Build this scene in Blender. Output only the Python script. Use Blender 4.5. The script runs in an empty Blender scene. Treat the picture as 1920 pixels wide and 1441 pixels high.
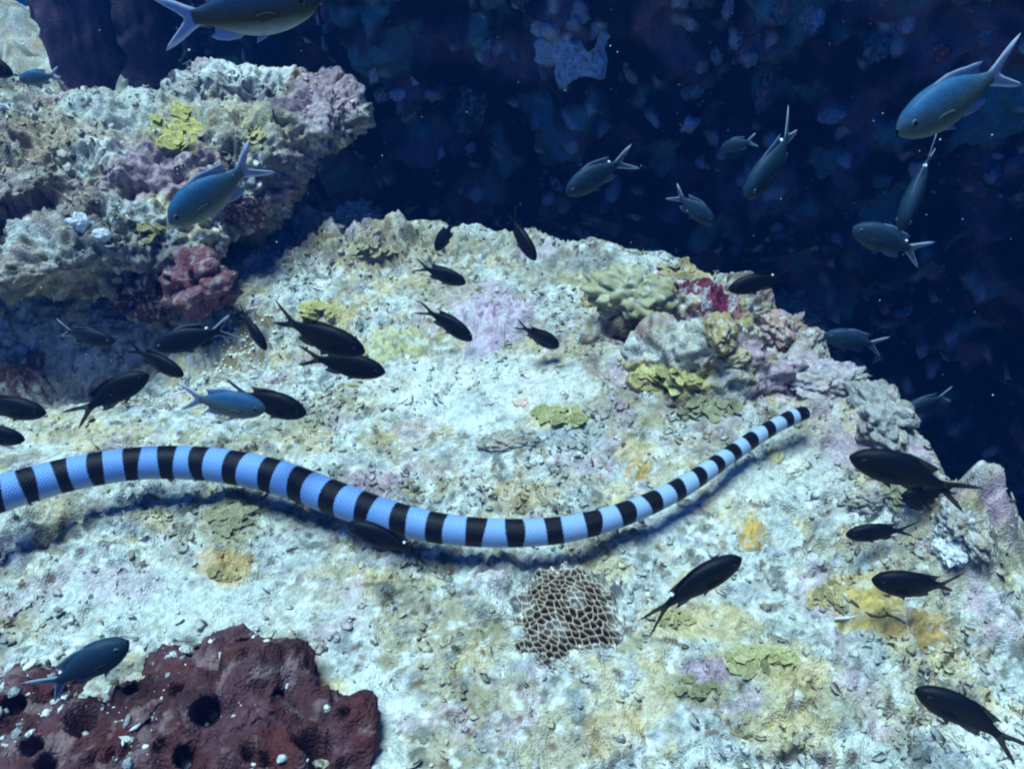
import bpy, bmesh, math, random
import numpy as np
from mathutils import Vector, Matrix
from mathutils.bvhtree import BVHTree

# ------------------------------------------------------------------ camera, light, exposure
SC = bpy.context.scene
COL = SC.collection
F = 1493.0                      # focal length in photo pixels (1920 wide)
PITCH = math.radians(35.0)
CAM = np.array([0.0, 0.0, 0.60])
cam_d = bpy.data.cameras.new('camera'); cam_d.sensor_width = 36.0; cam_d.lens = 36.0*F/1920.0
cam_d.clip_start = 0.01; cam_d.clip_end = 60.0
cam = bpy.data.objects.new('camera', cam_d); COL.objects.link(cam)
cam.location = CAM; cam.rotation_euler = (math.pi/2-PITCH, 0, 0)
SC.camera = cam

SUN_DIR = Vector((-0.19, -0.02, 1.0)).normalized()      # towards the sun
sun_el = math.asin(SUN_DIR.z); sun_az = math.atan2(SUN_DIR.x, SUN_DIR.y)
wd = bpy.data.worlds.new('World'); SC.world = wd; wd.use_nodes = True
nt = wd.node_tree; nt.nodes.clear()
wo = nt.nodes.new('ShaderNodeOutputWorld'); bg = nt.nodes.new('ShaderNodeBackground')
sky = nt.nodes.new('ShaderNodeTexSky'); sky.sky_type = 'NISHITA'; sky.sun_disc = False
sky.sun_elevation = sun_el; sky.sun_rotation = sun_az
tint = nt.nodes.new('ShaderNodeMix'); tint.data_type = 'RGBA'; tint.blend_type = 'MULTIPLY'
tint.inputs[0].default_value = 1.0
tint.inputs[7].default_value = (0.02, 0.27, 1.0, 1)     # sunlight filtered by sea water
nt.links.new(sky.outputs[0], tint.inputs[6]); nt.links.new(tint.outputs[2], bg.inputs[0])
bg.inputs[1].default_value = 0.066
nt.links.new(bg.outputs[0], wo.inputs[0])

sl = bpy.data.lights.new('sun', 'SUN'); sl.energy = 5.0; sl.angle = math.radians(26.0)
sl.color = (0.64, 0.93, 1.0)
so = bpy.data.objects.new('sun', sl); COL.objects.link(so)
so.rotation_euler = SUN_DIR.to_track_quat('Z', 'Y').to_euler()

SC.view_settings.view_transform = 'Standard'; SC.view_settings.look = 'None'
SC.view_settings.exposure = 0.5; SC.view_settings.gamma = 1.0
SC.view_settings.use_curve_mapping = False
SC.cycles.use_denoising = True; SC.cycles.filter_width = 2.0
SC.cycles.max_bounces = 5; SC.cycles.diffuse_bounces = 2; SC.cycles.glossy_bounces = 2
SC.cycles.volume_bounces = 1; SC.cycles.transmission_bounces = 3

rnd = random.Random(7); RS = np.random.RandomState(11)

# ------------------------------------------------------------------ pixel helpers
FWD = np.array([0, math.cos(PITCH), -math.sin(PITCH)]); UPV = np.array([0, math.sin(PITCH), math.cos(PITCH)])
RGT = np.array([1.0, 0, 0])
def ray(u, v): return FWD + RGT*((u-960)/F) + UPV*((720.5-v)/F)      # depth 1 along the view axis
def on_plane(u, v, z=0.0):
    r = ray(u, v); t = (CAM[2]-z)/-r[2]; return CAM + r*t

# ------------------------------------------------------------------ numpy noise
def _h(ix, iy, iz, seed):
    h = (ix.astype(np.uint32)*np.uint32(374761393) + iy.astype(np.uint32)*np.uint32(668265263)
         + iz.astype(np.uint32)*np.uint32(2147483647) + np.uint32((seed*974634777) & 0xffffffff))
    h = (h ^ (h >> np.uint32(13)))*np.uint32(1274126177)
    h = (h ^ (h >> np.uint32(15)))*np.uint32(2246822519)
    return h ^ (h >> np.uint32(16))
def noise(P, seed=0):
    P = np.asarray(P, dtype=np.float32); i = np.floor(P).astype(np.int32); f = P-i
    w = f*f*f*(f*(f*6-15)+10); out = np.zeros(len(P), np.float32)
    for dx in (0, 1):
        wx = w[:, 0] if dx else 1-w[:, 0]
        for dy in (0, 1):
            wy = w[:, 1] if dy else 1-w[:, 1]
            for dz in (0, 1):
                wz = w[:, 2] if dz else 1-w[:, 2]
                h = _h(i[:, 0]+dx, i[:, 1]+dy, i[:, 2]+dz, seed)
                gx = (h & np.uint32(1023)).astype(np.float32)/511.5-1
                gy = ((h >> np.uint32(10)) & np.uint32(1023)).astype(np.float32)/511.5-1
                gz = ((h >> np.uint32(20)) & np.uint32(1023)).astype(np.float32)/511.5-1
                out += wx*wy*wz*(gx*(f[:, 0]-dx)+gy*(f[:, 1]-dy)+gz*(f[:, 2]-dz))
    return out*1.25
def fbm(P, oct=4, seed=0, gain=0.5):
    P = np.asarray(P, dtype=np.float32); a = 1.0; s = np.zeros(len(P), np.float32)
    for k in range(oct):
        s += a*noise(P*(2.03**k)+k*17.3, seed+k*7); a *= gain
    return s
def worley(P, seed=0, jit=1.0, flat=False):
    P = np.asarray(P, dtype=np.float32); i = np.floor(P).astype(np.int32); f = P-i
    f1 = np.full(len(P), 9.0, np.float32); f2 = f1.copy(); idn = np.zeros(len(P), np.float32)
    for dx in (-1, 0, 1):
        for dy in (-1, 0, 1):
            for dz in ((0,) if flat else (-1, 0, 1)):
                h = _h(i[:, 0]+dx, i[:, 1]+dy, (i[:, 2]+dz) if not flat else i[:, 2]*0, seed)
                px = (h & np.uint32(1023)).astype(np.float32)/1023; py = ((h >> np.uint32(10)) & np.uint32(1023)).astype(np.float32)/1023; px = .5+(px-.5)*jit; py = .5+(py-.5)*jit
                d = (dx+px-f[:, 0])**2+(dy+py-f[:, 1])**2
                if not flat:
                    pz = ((h >> np.uint32(20)) & np.uint32(1023)).astype(np.float32)/1023; d += (dz+pz-f[:, 2])**2
                m = d < f1
                f2 = np.where(m, f1, np.minimum(f2, d)); idn = np.where(m, (h % np.uint32(997)).astype(np.float32)/997, idn); f1 = np.where(m, d, f1)
    return np.sqrt(f1), np.sqrt(f2), idn
def sstep(a, b, x):
    t = np.clip((x-a)/(b-a), 0, 1); return t*t*(3-2*t)
def mixc(c, col, w):
    w = np.clip(w, 0, 1)[:, None]; return c*(1-w)+np.array(col, np.float32)*w

# ------------------------------------------------------------------ mesh helpers
def mesh_np(name, V, Fc, col=None, smooth=True):
    V = np.ascontiguousarray(V, np.float32); Fc = np.ascontiguousarray(Fc, np.int32)
    me = bpy.data.meshes.new(name); n = Fc.shape[1]
    me.vertices.add(len(V)); me.vertices.foreach_set('co', V.ravel())
    me.loops.add(Fc.size); me.loops.foreach_set('vertex_index', Fc.ravel())
    me.polygons.add(len(Fc)); me.polygons.foreach_set('loop_start', np.arange(0, Fc.size, n, dtype=np.int32))
    me.polygons.foreach_set('loop_total', np.full(len(Fc), n, np.int32))
    me.polygons.foreach_set('use_smooth', np.full(len(Fc), smooth, bool))
    me.update(calc_edges=True)
    if col is not None: set_col(me, col)
    return me
def set_col(me, col):
    at = me.color_attributes.new('Col', 'FLOAT_COLOR', 'POINT')
    c = np.ones((len(me.vertices), 4), np.float32); c[:, :3] = np.clip(np.broadcast_to(np.asarray(col, np.float32), (len(me.vertices), 3)), 0.002, 0.95)
    at.data.foreach_set('color', c.ravel())
def get_v(me):
    a = np.empty(len(me.vertices)*3, np.float32); me.vertices.foreach_get('co', a); return a.reshape(-1, 3)
def get_n(me):
    a = np.empty(len(me.vertices)*3, np.float32); me.vertex_normals.foreach_get('vector', a); return a.reshape(-1, 3)
def put(name, me, mat, parent=None, label=None, cat=None, group=None, kind=None, mw=None):
    o = bpy.data.objects.new(name, me); COL.objects.link(o)
    if mat is not None and me is not None and not me.materials: me.materials.append(mat)
    if parent is not None: o.parent = parent
    if mw is not None: o.matrix_world = mw
    tag(o, label, cat, group, kind); return o
def tag(o, label=None, cat=None, group=None, kind=None):
    if label: o['label'] = label
    if cat: o['category'] = cat
    if group: o['group'] = group
    if kind: o['kind'] = kind
def grid_faces(nx, ny):
    i = np.arange(nx*ny).reshape(ny, nx)
    return np.stack([i[:-1, :-1], i[:-1, 1:], i[1:, 1:], i[1:, :-1]], -1).reshape(-1, 4)
def blobs_mesh(name, blobs, voxel):
    """union of ellipsoids (centre, radii) turned into one skin"""
    bm = bmesh.new()
    for c, r in blobs:
        m = Matrix.Translation(c) @ Matrix.Diagonal((r[0], r[1], r[2], 1))
        bmesh.ops.create_icosphere(bm, subdivisions=4, radius=1.0, matrix=m)
    me = bpy.data.meshes.new('tmp'); bm.to_mesh(me); bm.free()
    o = bpy.data.objects.new('tmp', me); COL.objects.link(o)
    md = o.modifiers.new('r', 'REMESH'); md.mode = 'VOXEL'; md.voxel_size = voxel
    sm = o.modifiers.new('s', 'SMOOTH'); sm.iterations = 6; sm.factor = 0.6
    dg = bpy.context.evaluated_depsgraph_get()
    out = bpy.data.meshes.new_from_object(o.evaluated_get(dg)); out.name = name
    bpy.data.objects.remove(o); bpy.data.meshes.remove(me)
    out.polygons.foreach_set('use_smooth', np.ones(len(out.polygons), bool)); out.update()
    return out
ICO = {}
def ico(n):
    if n not in ICO:
        bm = bmesh.new(); bmesh.ops.create_icosphere(bm, subdivisions=n, radius=1.0)
        bm.verts.ensure_lookup_table()
        ICO[n] = (np.array([v.co[:] for v in bm.verts], np.float32), np.array([[l.vert.index for l in f.loops] for f in bm.faces], np.int32)); bm.free()
    return ICO[n]

# ------------------------------------------------------------------ materials
def mat(name, rough=0.9, bump=0.4, bscale=350.0, spec=0.15, vary=0.5, vscale=160.0, sheen=0.0, vor=0.0):
    m = bpy.data.materials.new(name); m.use_nodes = True; t = m.node_tree; b = t.nodes['Principled BSDF']
    at = t.nodes.new('ShaderNodeAttribute'); at.attribute_name = 'Col'
    tc = t.nodes.new('ShaderNodeTexCoord')
    n1 = t.nodes.new('ShaderNodeTexNoise'); n1.inputs['Scale'].default_value = vscale; n1.inputs['Detail'].default_value = 6; n1.inputs['Roughness'].default_value = 0.7
    t.links.new(tc.outputs['Object'], n1.inputs['Vector'])
    mr = t.nodes.new('ShaderNodeMapRange'); mr.inputs[1].default_value = 0.25; mr.inputs[2].default_value = 0.75
    mr.inputs[3].default_value = 1-vary; mr.inputs[4].default_value = 1+vary*0.7
    t.links.new(n1.outputs[0], mr.inputs[0])
    mx = t.nodes.new('ShaderNodeMix'); mx.data_type = 'RGBA'; mx.blend_type = 'MULTIPLY'; mx.inputs[0].default_value = 1
    t.links.new(at.outputs['Color'], mx.inputs[6]); t.links.new(mr.outputs[0], mx.inputs[7])
    t.links.new(mx.outputs[2], b.inputs['Base Color'])
    b.inputs['Roughness'].default_value = rough; b.inputs['Specular IOR Level'].default_value = spec
    if bump > 0:
        n2 = t.nodes.new('ShaderNodeTexNoise'); n2.inputs['Scale'].default_value = bscale; n2.inputs['Detail'].default_value = 4; n2.inputs['Roughness'].default_value = 0.65
        t.links.new(tc.outputs['Object'], n2.inputs['Vector'])
        hsrc = n2.outputs[0]
        if vor > 0:
            vo = t.nodes.new('ShaderNodeTexVoronoi'); vo.inputs['Scale'].default_value = vor
            t.links.new(tc.outputs['Object'], vo.inputs['Vector'])
            ad = t.nodes.new('ShaderNodeMath'); ad.operation = 'ADD'
            t.links.new(n2.outputs[0], ad.inputs[0]); t.links.new(vo.outputs[0], ad.inputs[1]); hsrc = ad.outputs[0]
        bu = t.nodes.new('ShaderNodeBump'); bu.inputs['Strength'].default_value = bump; bu.inputs['Distance'].default_value = 0.002
        t.links.new(hsrc, bu.inputs['Height']); t.links.new(bu.outputs[0], b.inputs['Normal'])
    return m
M_REEF = mat('reef_rock', 0.95, 0.75, 330, 0.05, 0.55, 150, vor=420)
M_CORAL = mat('coral_skin', 0.85, 0.6, 600, 0.1, 0.35, 260)
M_SPONGE = mat('sponge_skin', 0.8, 0.9, 260, 0.12, 0.5, 90, vor=320)
M_PLATE = mat('plate_coral', 0.85, 0.9, 7, 0.08, 0.75, 3.0)
M_FLAKE = mat('algae_flake', 0.8, 0.2, 600, 0.15, 0.4, 300)
M_FISH = mat('fish_skin', 0.55, 0.12, 30, 0.14, 0.3, 14, vor=60)
M_FIN = mat('fish_fin', 0.6, 0.0, 900, 0.1, 0.25, 40)
M_FIN.node_tree.nodes['Principled BSDF'].inputs['Alpha'].default_value = 0.8
M_SNOW = mat('drifting_fleck', 0.9, 0.0)

# ------------------------------------------------------------------ palette (linear base colours)
PALE = (0.50, 0.54, 0.49); WHITE = (0.70, 0.74, 0.69); OLIVE = (0.28, 0.25, 0.14); YEL = (0.54, 0.44, 0.21)
OCHRE = (0.52, 0.34, 0.11); LILAC = (0.42, 0.30, 0.40); BROWN = (0.13, 0.08, 0.05); TURF = (0.12, 0.13, 0.11)
MAROON = (0.16, 0.035, 0.04); GREY = (0.30, 0.33, 0.34)

# ------------------------------------------------------------------ seabed (the reef flat with its drop-off)
edge_px = [(500, 392), (650, 415), (760, 425), (900, 432), (1040, 462), (1180, 470), (1300, 492), (1410, 560), (1510, 640), (1570, 730), (1670, 820), (1775, 895), (1855, 985), (1935, 1110)]
EDGE = [(-3.2, 1.95), (-1.4, 1.75), (-0.8, 1.62)] + [tuple(on_plane(u, v)[:2]) for u, v in edge_px] + [(0.53, 0.38), (0.6, 0.15), (0.75, -0.6)]
EDGE = np.array(EDGE)
def edge_dist(x, y):
    """signed distance to the drop-off line, positive on the flat"""
    best = np.full(x.shape, 1e9); sg = np.ones(x.shape)
    for a, b in zip(EDGE[:-1], EDGE[1:]):
        dx, dy = b-a; L2 = dx*dx+dy*dy
        t = np.clip(((x-a[0])*dx+(y-a[1])*dy)/L2, 0, 1)
        d = np.hypot(x-a[0]-t*dx, y-a[1]-t*dy)
        cr = dx*(y-a[1])-dy*(x-a[0])
        m = d < best; best = np.where(m, d, best); sg = np.where(m, np.where(cr < 0, 1, -1), sg)
    return best*sg
MOUNDS = [(1320, 735, .15, .12, .025), (1480, 690, .07, .08, .02), (1180, 590, .07, .05, .025), (690, 470, .10, .05, .025), (940, 620, .07, .06, .015),
          (1720, 1020, .08, .06, .05), (1810, 1000, .05, .05, .025), (430, 1010, .035, .05, .018), (1560, 800, .06, .04, .02), (1640, 1130, .10, .07, .010),
          (1420, 1240, .10, .06, .010), (960, 850, .06, .03, .010), (200, 640, .24, .09, -.06), (20, 640, .22, .12, -.07), (1060, 1180, .06, .05, .006)]
def macro(x, y):
    z = np.zeros_like(x)
    for u, v, rx, ry, h in MOUNDS:
        p = on_plane(u, v); z += h*np.exp(-((x-p[0])/rx)**2-((y-p[1])/ry)**2)
    return z
xs = np.concatenate([np.arange(-1.5, -0.86, 0.006), np.arange(-0.86, 0.72, 0.0025), np.arange(0.72, 1.9, 0.012)])
ys = np.concatenate([np.arange(-0.6, 0.26, 0.012), np.arange(0.26, 0.9, 0.0021), np.arange(0.9, 1.55, 0.0030), np.arange(1.55, 2.7, 0.012)])
X, Y = np.meshgrid(xs, ys); nx, ny = len(xs), len(ys)
x = X.ravel(); y = Y.ravel()
P2 = np.stack([x, y, np.zeros_like(x)], 1).astype(np.float32)
w1 = fbm(P2*9, 3, 3); w2 = fbm(P2*9+31, 3, 5)
ed = edge_dist(x+0.035*w1, y+0.035*w2)
z = macro(x, y)
big = fbm(P2*6, 3, 21); mid = fbm(P2*22, 3, 22); fine = fbm(P2*75, 3, 23)
PW = P2 + 0.006*np.stack([noise(P2*60, 41), noise(P2*60+9, 42), 0*x], 1).astype(np.float32)
c1, c2, cid = worley(PW*np.array([55, 55, 1], np.float32), 31, flat=True)
s1, s2, sid = worley(PW*np.array([125, 125, 1], np.float32), 32, flat=True)
rough = sstep(-0.2, 0.45, fbm(P2*4.5+50, 2, 61)) * 0.8 + 0.55
rough *= 1-0.35*np.exp(-((x-on_plane(420, 1130)[0])/.25)**2-((y-on_plane(420, 1130)[1])/.09)**2)
rough *= 1-0.35*np.exp(-((x-on_plane(1500, 900)[0])/.15)**2-((y-on_plane(1500, 900)[1])/.08)**2)
rough *= 1-0.65*np.exp(-((x-on_plane(880, 740)[0])/.16)**2-((y-on_plane(880, 740)[1])/.12)**2)
mm = sum(np.exp(-(((x-on_plane(u_, v_)[0])/a_)**2+((y-on_plane(u_, v_)[1])/b_)**2)**2) for u_, v_, a_, b_ in ((1730, 990, .09, .07), (690, 470, .13, .06))).clip(0, 1)
l1, l2, lid = worley(PW*np.array([21, 21, 1], np.float32)+.4*np.stack([w1, w2, 0*w1], 1), 37, flat=True)
z += mm*(0.085*(0.34-l1**2.2)+0.016*fbm(P2*30+2, 3, 38))
crk = sstep(.07, .0, np.abs(fbm(P2*6.5+21, 3, 39)))*sstep(-.05, .3, noise(P2*5+77, 40)); z -= 0.011*crk*(1-.7*np.exp(-((x-on_plane(880, 740)[0])/.16)**2-((y-on_plane(880, 740)[1])/.12)**2)); rough = rough*(1+.5*mm)
z += 0.020*big + rough*(0.012*mid + 0.0030*fine)
rg = 1-np.abs(fbm(PW*48+11, 3, 24)); rg2 = 1-np.abs(fbm(PW*np.array([95, 120, 1], np.float32)+5, 3, 25))
z += rough*(0.0035*(cid-0.4)*sstep(0.0, 0.5, c2-c1) + 0.0022*(sid-0.4)*sstep(0, .5, s2-s1) + 0.010*(rg-.75) + 0.0022*(rg2-.75))
pit = sstep(0.28, 0.6, noise(P2*np.array([34, 48, 1], np.float32)+7, 77)); z -= pit*0.014*rough
pit2 = sstep(0.32, 0.58, noise(P2*np.array([80, 110, 1], np.float32)+3, 78)); z -= pit2*0.0055*rough
drop = sstep(0.0, 0.16, -ed); z += -0.75*drop - 0.25*sstep(0.1, 0.5, -ed)
z += 0.018*sstep(-0.02, 0.05, ed)*(1-sstep(0.05, 0.14, ed))*(0.5+big*1.5)
z += drop*0.06*fbm(P2*5+5, 4, 91)
pq = on_plane(1895, 925); pil = np.exp(-(((x-pq[0])/.055)**2+((y-pq[1])/.06)**2)**2); z = z*(1-pil)+pil*(-0.025+.02*big+.012*mid)
V = np.stack([x+0.004*rough*noise(P2*45+3, 81)+0.03*drop*noise(P2*14, 82), y+0.004*rough*noise(P2*45+13, 83)+0.03*drop*noise(P2*14+4, 84), z], 1)

def reef_colour(P, seed=0):
    P = np.asarray(P, np.float32)
    c = np.tile(np.array(PALE, np.float32), (len(P), 1))
    c = mixc(c, WHITE, sstep(0.05, 0.5, fbm(P*14, 3, seed+1))*0.6)
    c = mixc(c, GREY, sstep(0.05, 0.45, fbm(P*34+3, 4, seed+2, .65))*0.75)
    c = mixc(c, (0.40, 0.35, 0.22), sstep(-0.12, 0.40, fbm(P*9+9, 4, seed+3, 0.65))*0.8)
    c = mixc(c, (0.54, 0.45, 0.25), sstep(0.08, 0.45, fbm(P*11+19, 4, seed+4, 0.65))*0.75)
    c = mixc(c, (0.46, 0.36, 0.40), sstep(0.22, 0.55, fbm(P*12+29, 4, seed+5, 0.7))*0.65)
    c = mixc(c, OLIVE, sstep(0.25, 0.6, fbm(P*16+33, 4, seed+8, 0.7))*0.8)
    c = mixc(c, TURF, sstep(0.25, 0.6, fbm(P*36+39, 4, seed+6, 0.7))*0.85)
    c = mixc(c, WHITE, sstep(0.22, 0.5, fbm(P*60+69, 3, seed+9, .7))*0.7)
    c = mixc(c, (0.20, 0.23, 0.24), sstep(0.2, 0.6, fbm(P*np.array([30, 50, 40], np.float32)+59, 4, seed+10, .7))*0.7)
    c = mixc(c, BROWN, sstep(0.36, 0.56, fbm(P*70+49, 3, seed+7))*0.8)
    return c
cc = reef_colour(P2, 100)
PATCH = [(900, 730, 220, 75, WHITE, .5), (1450, 900, 170, 50, WHITE, .45), (420, 1130, 300, 60, WHITE, .3), (1650, 960, 90, 50, WHITE, .6), (1890, 1390, 120, 60, WHITE, .65), (720, 1310, 70, 50, WHITE, .7), (1480, 870, 110, 45, PALE, .6), (300, 1130, 260, 60, PALE, .6),
         (740, 645, 70, 32, YEL, .7), (430, 965, 70, 60, (.34, .30, .15), .7), (1310, 1290, 70, 36, (.38, .35, .15), .6), (1270, 1160, 60, 34, YEL, .5), (700, 475, 70, 30, (.36, .31, .16), .6), (620, 585, 60, 22, YEL, .7), (1040, 782, 60, 22, YEL, .7), (700, 825, 40, 16, OLIVE, .6), (1200, 850, 45, 25, YEL, .6), (1195, 880, 24, 20, OCHRE, .85),
         (1410, 1000, 30, 30, OCHRE, .8), (1620, 1120, 80, 50, OCHRE, .65), (1600, 1100, 60, 30, YEL, .7), (1720, 1180, 70, 40, OCHRE, .6), (1450, 1250, 130, 50, YEL, .55), (1340, 1170, 80, 40, YEL, .6),
         (1310, 1090, 60, 30, YEL, .5), (1120, 1070, 70, 30, YEL, .5), (970, 930, 90, 30, OCHRE, .35), (420, 1060, 60, 40, OCHRE, .6), (90, 800, 90, 40, YEL, .35), (1560, 1330, 80, 50, OLIVE, .5),
         (1150, 1370, 60, 50, OCHRE, .4), (1480, 1380, 90, 40, YEL, .5), (560, 780, 90, 35, OLIVE, .45), (830, 540, 90, 30, OLIVE, .4), (1010, 510, 70, 25, OLIVE, .5), (760, 450, 130, 30, (.36, .32, .2), .6), (930, 455, 90, 22, (.30, .28, .2), .6), (1110, 490, 80, 24, (.24, .24, .2), .6),
         (930, 590, 80, 60, LILAC, .6), (700, 905, 60, 30, LILAC, .6), (1490, 690, 80, 60, LILAC, .6), (1650, 850, 130, 40, LILAC, .5), (1330, 1260, 50, 30, LILAC, .7), (1470, 560, 70, 40, LILAC, .6),
         (230, 1090, 80, 40, LILAC, .35), (1350, 590, 60, 25, (0.30, 0.04, 0.10), .7), (1080, 820, 60, 25, GREY, .6), (960, 830, 60, 16, TURF, .7), (800, 880, 60, 20, LILAC, .3)]
mm = np.maximum(mm, np.exp(-(((x-on_plane(1330, 690)[0])/.20)**2+((y-on_plane(1330, 690)[1])/.17)**2)**2)); cc = mixc(cc, (.30, .25, .19), .4*mm)
for c_, sd_, a_, k_ in (((.28, .22, .13), 401, .9, 16), ((.13, .10, .09), 402, .85, 26), ((.42, .27, .36), 403, .7, 17), ((.40, .34, .12), 404, .6, 22), ((.62, .64, .60), 405, .45, 34)):
    cc = mixc(cc, c_, mm*a_*sstep(-.06, .36, fbm(P2*k_+sd_, 4, sd_, .65)))
D = np.stack([x, y-0, z-CAM[2]], 1)
dep = D@FWD; PU = 960+F*x/dep; PV = 720.5-F*(D@UPV)/dep
nz = fbm(P2*38+70, 3, 66)*0.9
for u, v, ru, rv, c_, a_ in PATCH:
    d = ((PU-u)/ru)**2+((PV-v)/rv)**2
    ok = (dep > 0.1)
    cc = mixc(cc, c_, np.where(ok, a_*sstep(1.25, 0.45, d+nz), 0))
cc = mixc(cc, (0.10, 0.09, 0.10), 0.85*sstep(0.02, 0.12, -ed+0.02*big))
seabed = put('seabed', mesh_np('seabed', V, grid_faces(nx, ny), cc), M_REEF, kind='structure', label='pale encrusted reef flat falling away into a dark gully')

# ------------------------------------------------------------------ reef wall behind the gully
path = np.array([(-1.25, 4.0), (-0.95, 3.2), (-0.72, 2.55), (-0.45, 2.12), (0.0, 2.0), (0.6, 1.95), (1.15, 1.7), (1.6, 1.25), (1.85, 0.6), (2.0, -0.4)])
def polyline(P, n):
    t = np.concatenate([[0], np.cumsum(np.hypot(*np.diff(P, axis=0).T))]); s = np.linspace(0, t[-1], n)
    return np.stack([np.interp(s, t, P[:, 0]), np.interp(s, t, P[:, 1])], 1), t[-1]
wp, wl = polyline(path, 700)
k = np.hanning(81); k /= k.sum()
wp = np.stack([np.convolve(np.pad(wp[:, i], 40, mode='edge'), k, 'valid') for i in (0, 1)], 1)
tn = np.gradient(wp, axis=0); tn /= np.linalg.norm(tn, axis=1)[:, None]; nrm = np.stack([tn[:, 1], -tn[:, 0]], 1)   # towards the gully
nt_ = 280; tt = np.linspace(0, 1, nt_)
hz = -1.05+1.95*tt; lean = -0.25*(1-tt)**2 + 0.55*tt**1.6
WX = wp[None, :, 0]+nrm[None, :, 0]*lean[:, None]; WY = wp[None, :, 1]+nrm[None, :, 1]*lean[:, None]; WZ = np.repeat(hz[:, None], 700, 1)
WV = np.stack([WX.ravel(), WY.ravel(), WZ.ravel()], 1)
NN = np.stack([np.tile(nrm[:, 0], nt_), np.tile(nrm[:, 1], nt_), np.full(700*nt_, -0.35)], 1)
a1, a2, aid = worley(WV*9+0.3*np.stack([noise(WV*14, 1), noise(WV*14+5, 2), noise(WV*14+8, 3)], 1), 6)
b1, b2, bid = worley(WV*26, 8)
wd_ = 0.10*fbm(WV*3.2, 3, 11)+0.07*(0.5-a1)+0.03*(0.5-b1)+0.02*fbm(WV*40, 3, 13)+0.03*(.5-np.abs(fbm(WV*16, 3, 12)))
WV2 = WV+NN*wd_[:, None]
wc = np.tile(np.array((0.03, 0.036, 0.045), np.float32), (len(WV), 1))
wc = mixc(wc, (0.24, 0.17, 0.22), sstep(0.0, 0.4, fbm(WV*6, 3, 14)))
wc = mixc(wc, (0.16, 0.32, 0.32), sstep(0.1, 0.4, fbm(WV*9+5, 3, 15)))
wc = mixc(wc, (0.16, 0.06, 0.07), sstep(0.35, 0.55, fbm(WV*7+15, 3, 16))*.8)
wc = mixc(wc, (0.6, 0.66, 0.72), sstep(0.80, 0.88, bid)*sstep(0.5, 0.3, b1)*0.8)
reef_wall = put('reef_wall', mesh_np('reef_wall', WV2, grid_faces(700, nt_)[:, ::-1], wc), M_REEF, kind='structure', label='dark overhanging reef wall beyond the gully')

# ------------------------------------------------------------------ far reef behind the boulder
fx = np.arange(-4.6, -0.35, 0.014); fy = np.arange(1.5, 4.6, 0.014); FX, FY = np.meshgrid(fx, fy); f0 = FX.ravel(); f1_ = FY.ravel()
FP = np.stack([f0, f1_, 0*f0], 1)
fz = -0.06+0.13*fbm(FP*1.6, 4, 51)+0.07*fbm(FP*7, 4, 52, .6)+.02*(.6-np.abs(fbm(FP*20, 3, 59)))+0.02*(worley(FP*14, 53, flat=True)[2]-.5) + 0.10*sstep(2.2, 3.0, f1_)
fz -= 1.2*sstep(3.25, 4.3, f1_+0.25*(f0+1.5)+0.2*noise(FP*2, 54)) + 0.8*sstep(-0.85, -0.55, f0)
farreef = put('far_reef', mesh_np('far_reef', np.stack([f0, f1_, fz], 1), grid_faces(len(fx), len(fy)), reef_colour(FP*0.7, 300)*0.9), M_REEF, kind='structure', label='sunlit rubble reef slope receding into blue water')

# ------------------------------------------------------------------ coral boulder
def rocky(me, s=1.0, seed=0, colf=None):
    V = get_v(me); N = get_n(me)
    q1, q2, qid = worley(V*22, seed+5); r1, r2, rid = worley(V*55, seed+6)
    d = 0.035*fbm(V*7, 3, seed+1)+0.014*fbm(V*24, 3, seed+2)+0.016*(0.45-q1)+0.007*(0.45-r1)+0.004*fbm(V*90, 2, seed+3)
    d += 0.012*(0.7-np.abs(fbm(V*26+2, 3, seed+4))*1.6)-.007+0.007*(0.6-np.abs(fbm(V*70+2, 3, seed+8))*1.6)-.003
    d -= 0.024*sstep(0.28, 0.6, noise(V*24+5, seed+9))+0.011*sstep(.28, .55, noise(V*55+5, seed+10))
    V2 = V+N*(d*s)[:, None]; me.vertices.foreach_set('co', V2.astype(np.float32).ravel()); me.update()
    return V, N
bl = [((-.78, 1.30, .10), (.42, .24, .15)), ((-.95, 1.36, .13), (.40, .22, .13)), ((-.47, 1.45, .20), (.13, .11, .075)), ((-.35, 1.40, .185), (.095, .12, .06)),
      ((-.52, 1.33, .15), (.19, .16, .08)), ((-.62, 1.12, .08), (.17, .10, .09)), ((-.56, 1.16, .06), (.08, .08, .09)), ((-.85, 1.36, -.1), (.26, .18, .22)), ((-1.05, 1.2, .16), (.2, .12, .07)), ((-.66, 1.06, .105), (.14, .12, .055)), ((-.92, 1.11, .185), (.27, .17, .06)), ((-.52, 1.13, .085), (.08, .07, .06))]
me = blobs_mesh('coral_boulder', bl, 0.0034)
bv, bn = rocky(me, 1.0, 200)
bc = reef_colour(bv*1.25, 220)
bc = mixc(bc, (.38, .26, .28), sstep(0.05, 0.45, fbm(bv*9, 4, 231, .6))*.7); bc = mixc(bc, (.38, .30, .19), sstep(0.1, 0.5, fbm(bv*8+30, 4, 234, .6))*.5); bc = mixc(bc, TURF, sstep(0.02, 0.5, fbm(bv*16, 4, 232, .7))*.8)
bc = mixc(bc, BROWN, sstep(0.25, 0.6, fbm(bv*26+4, 4, 233, .7))*.75)
D_ = bv-CAM.astype(np.float32); dpb = D_@FWD; BU = 960+F*bv[:, 0]/dpb; BVp = 720.5-F*(D_@UPV)/dpb; nzb = fbm(bv*30+70, 3, 66)*0.9
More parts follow.
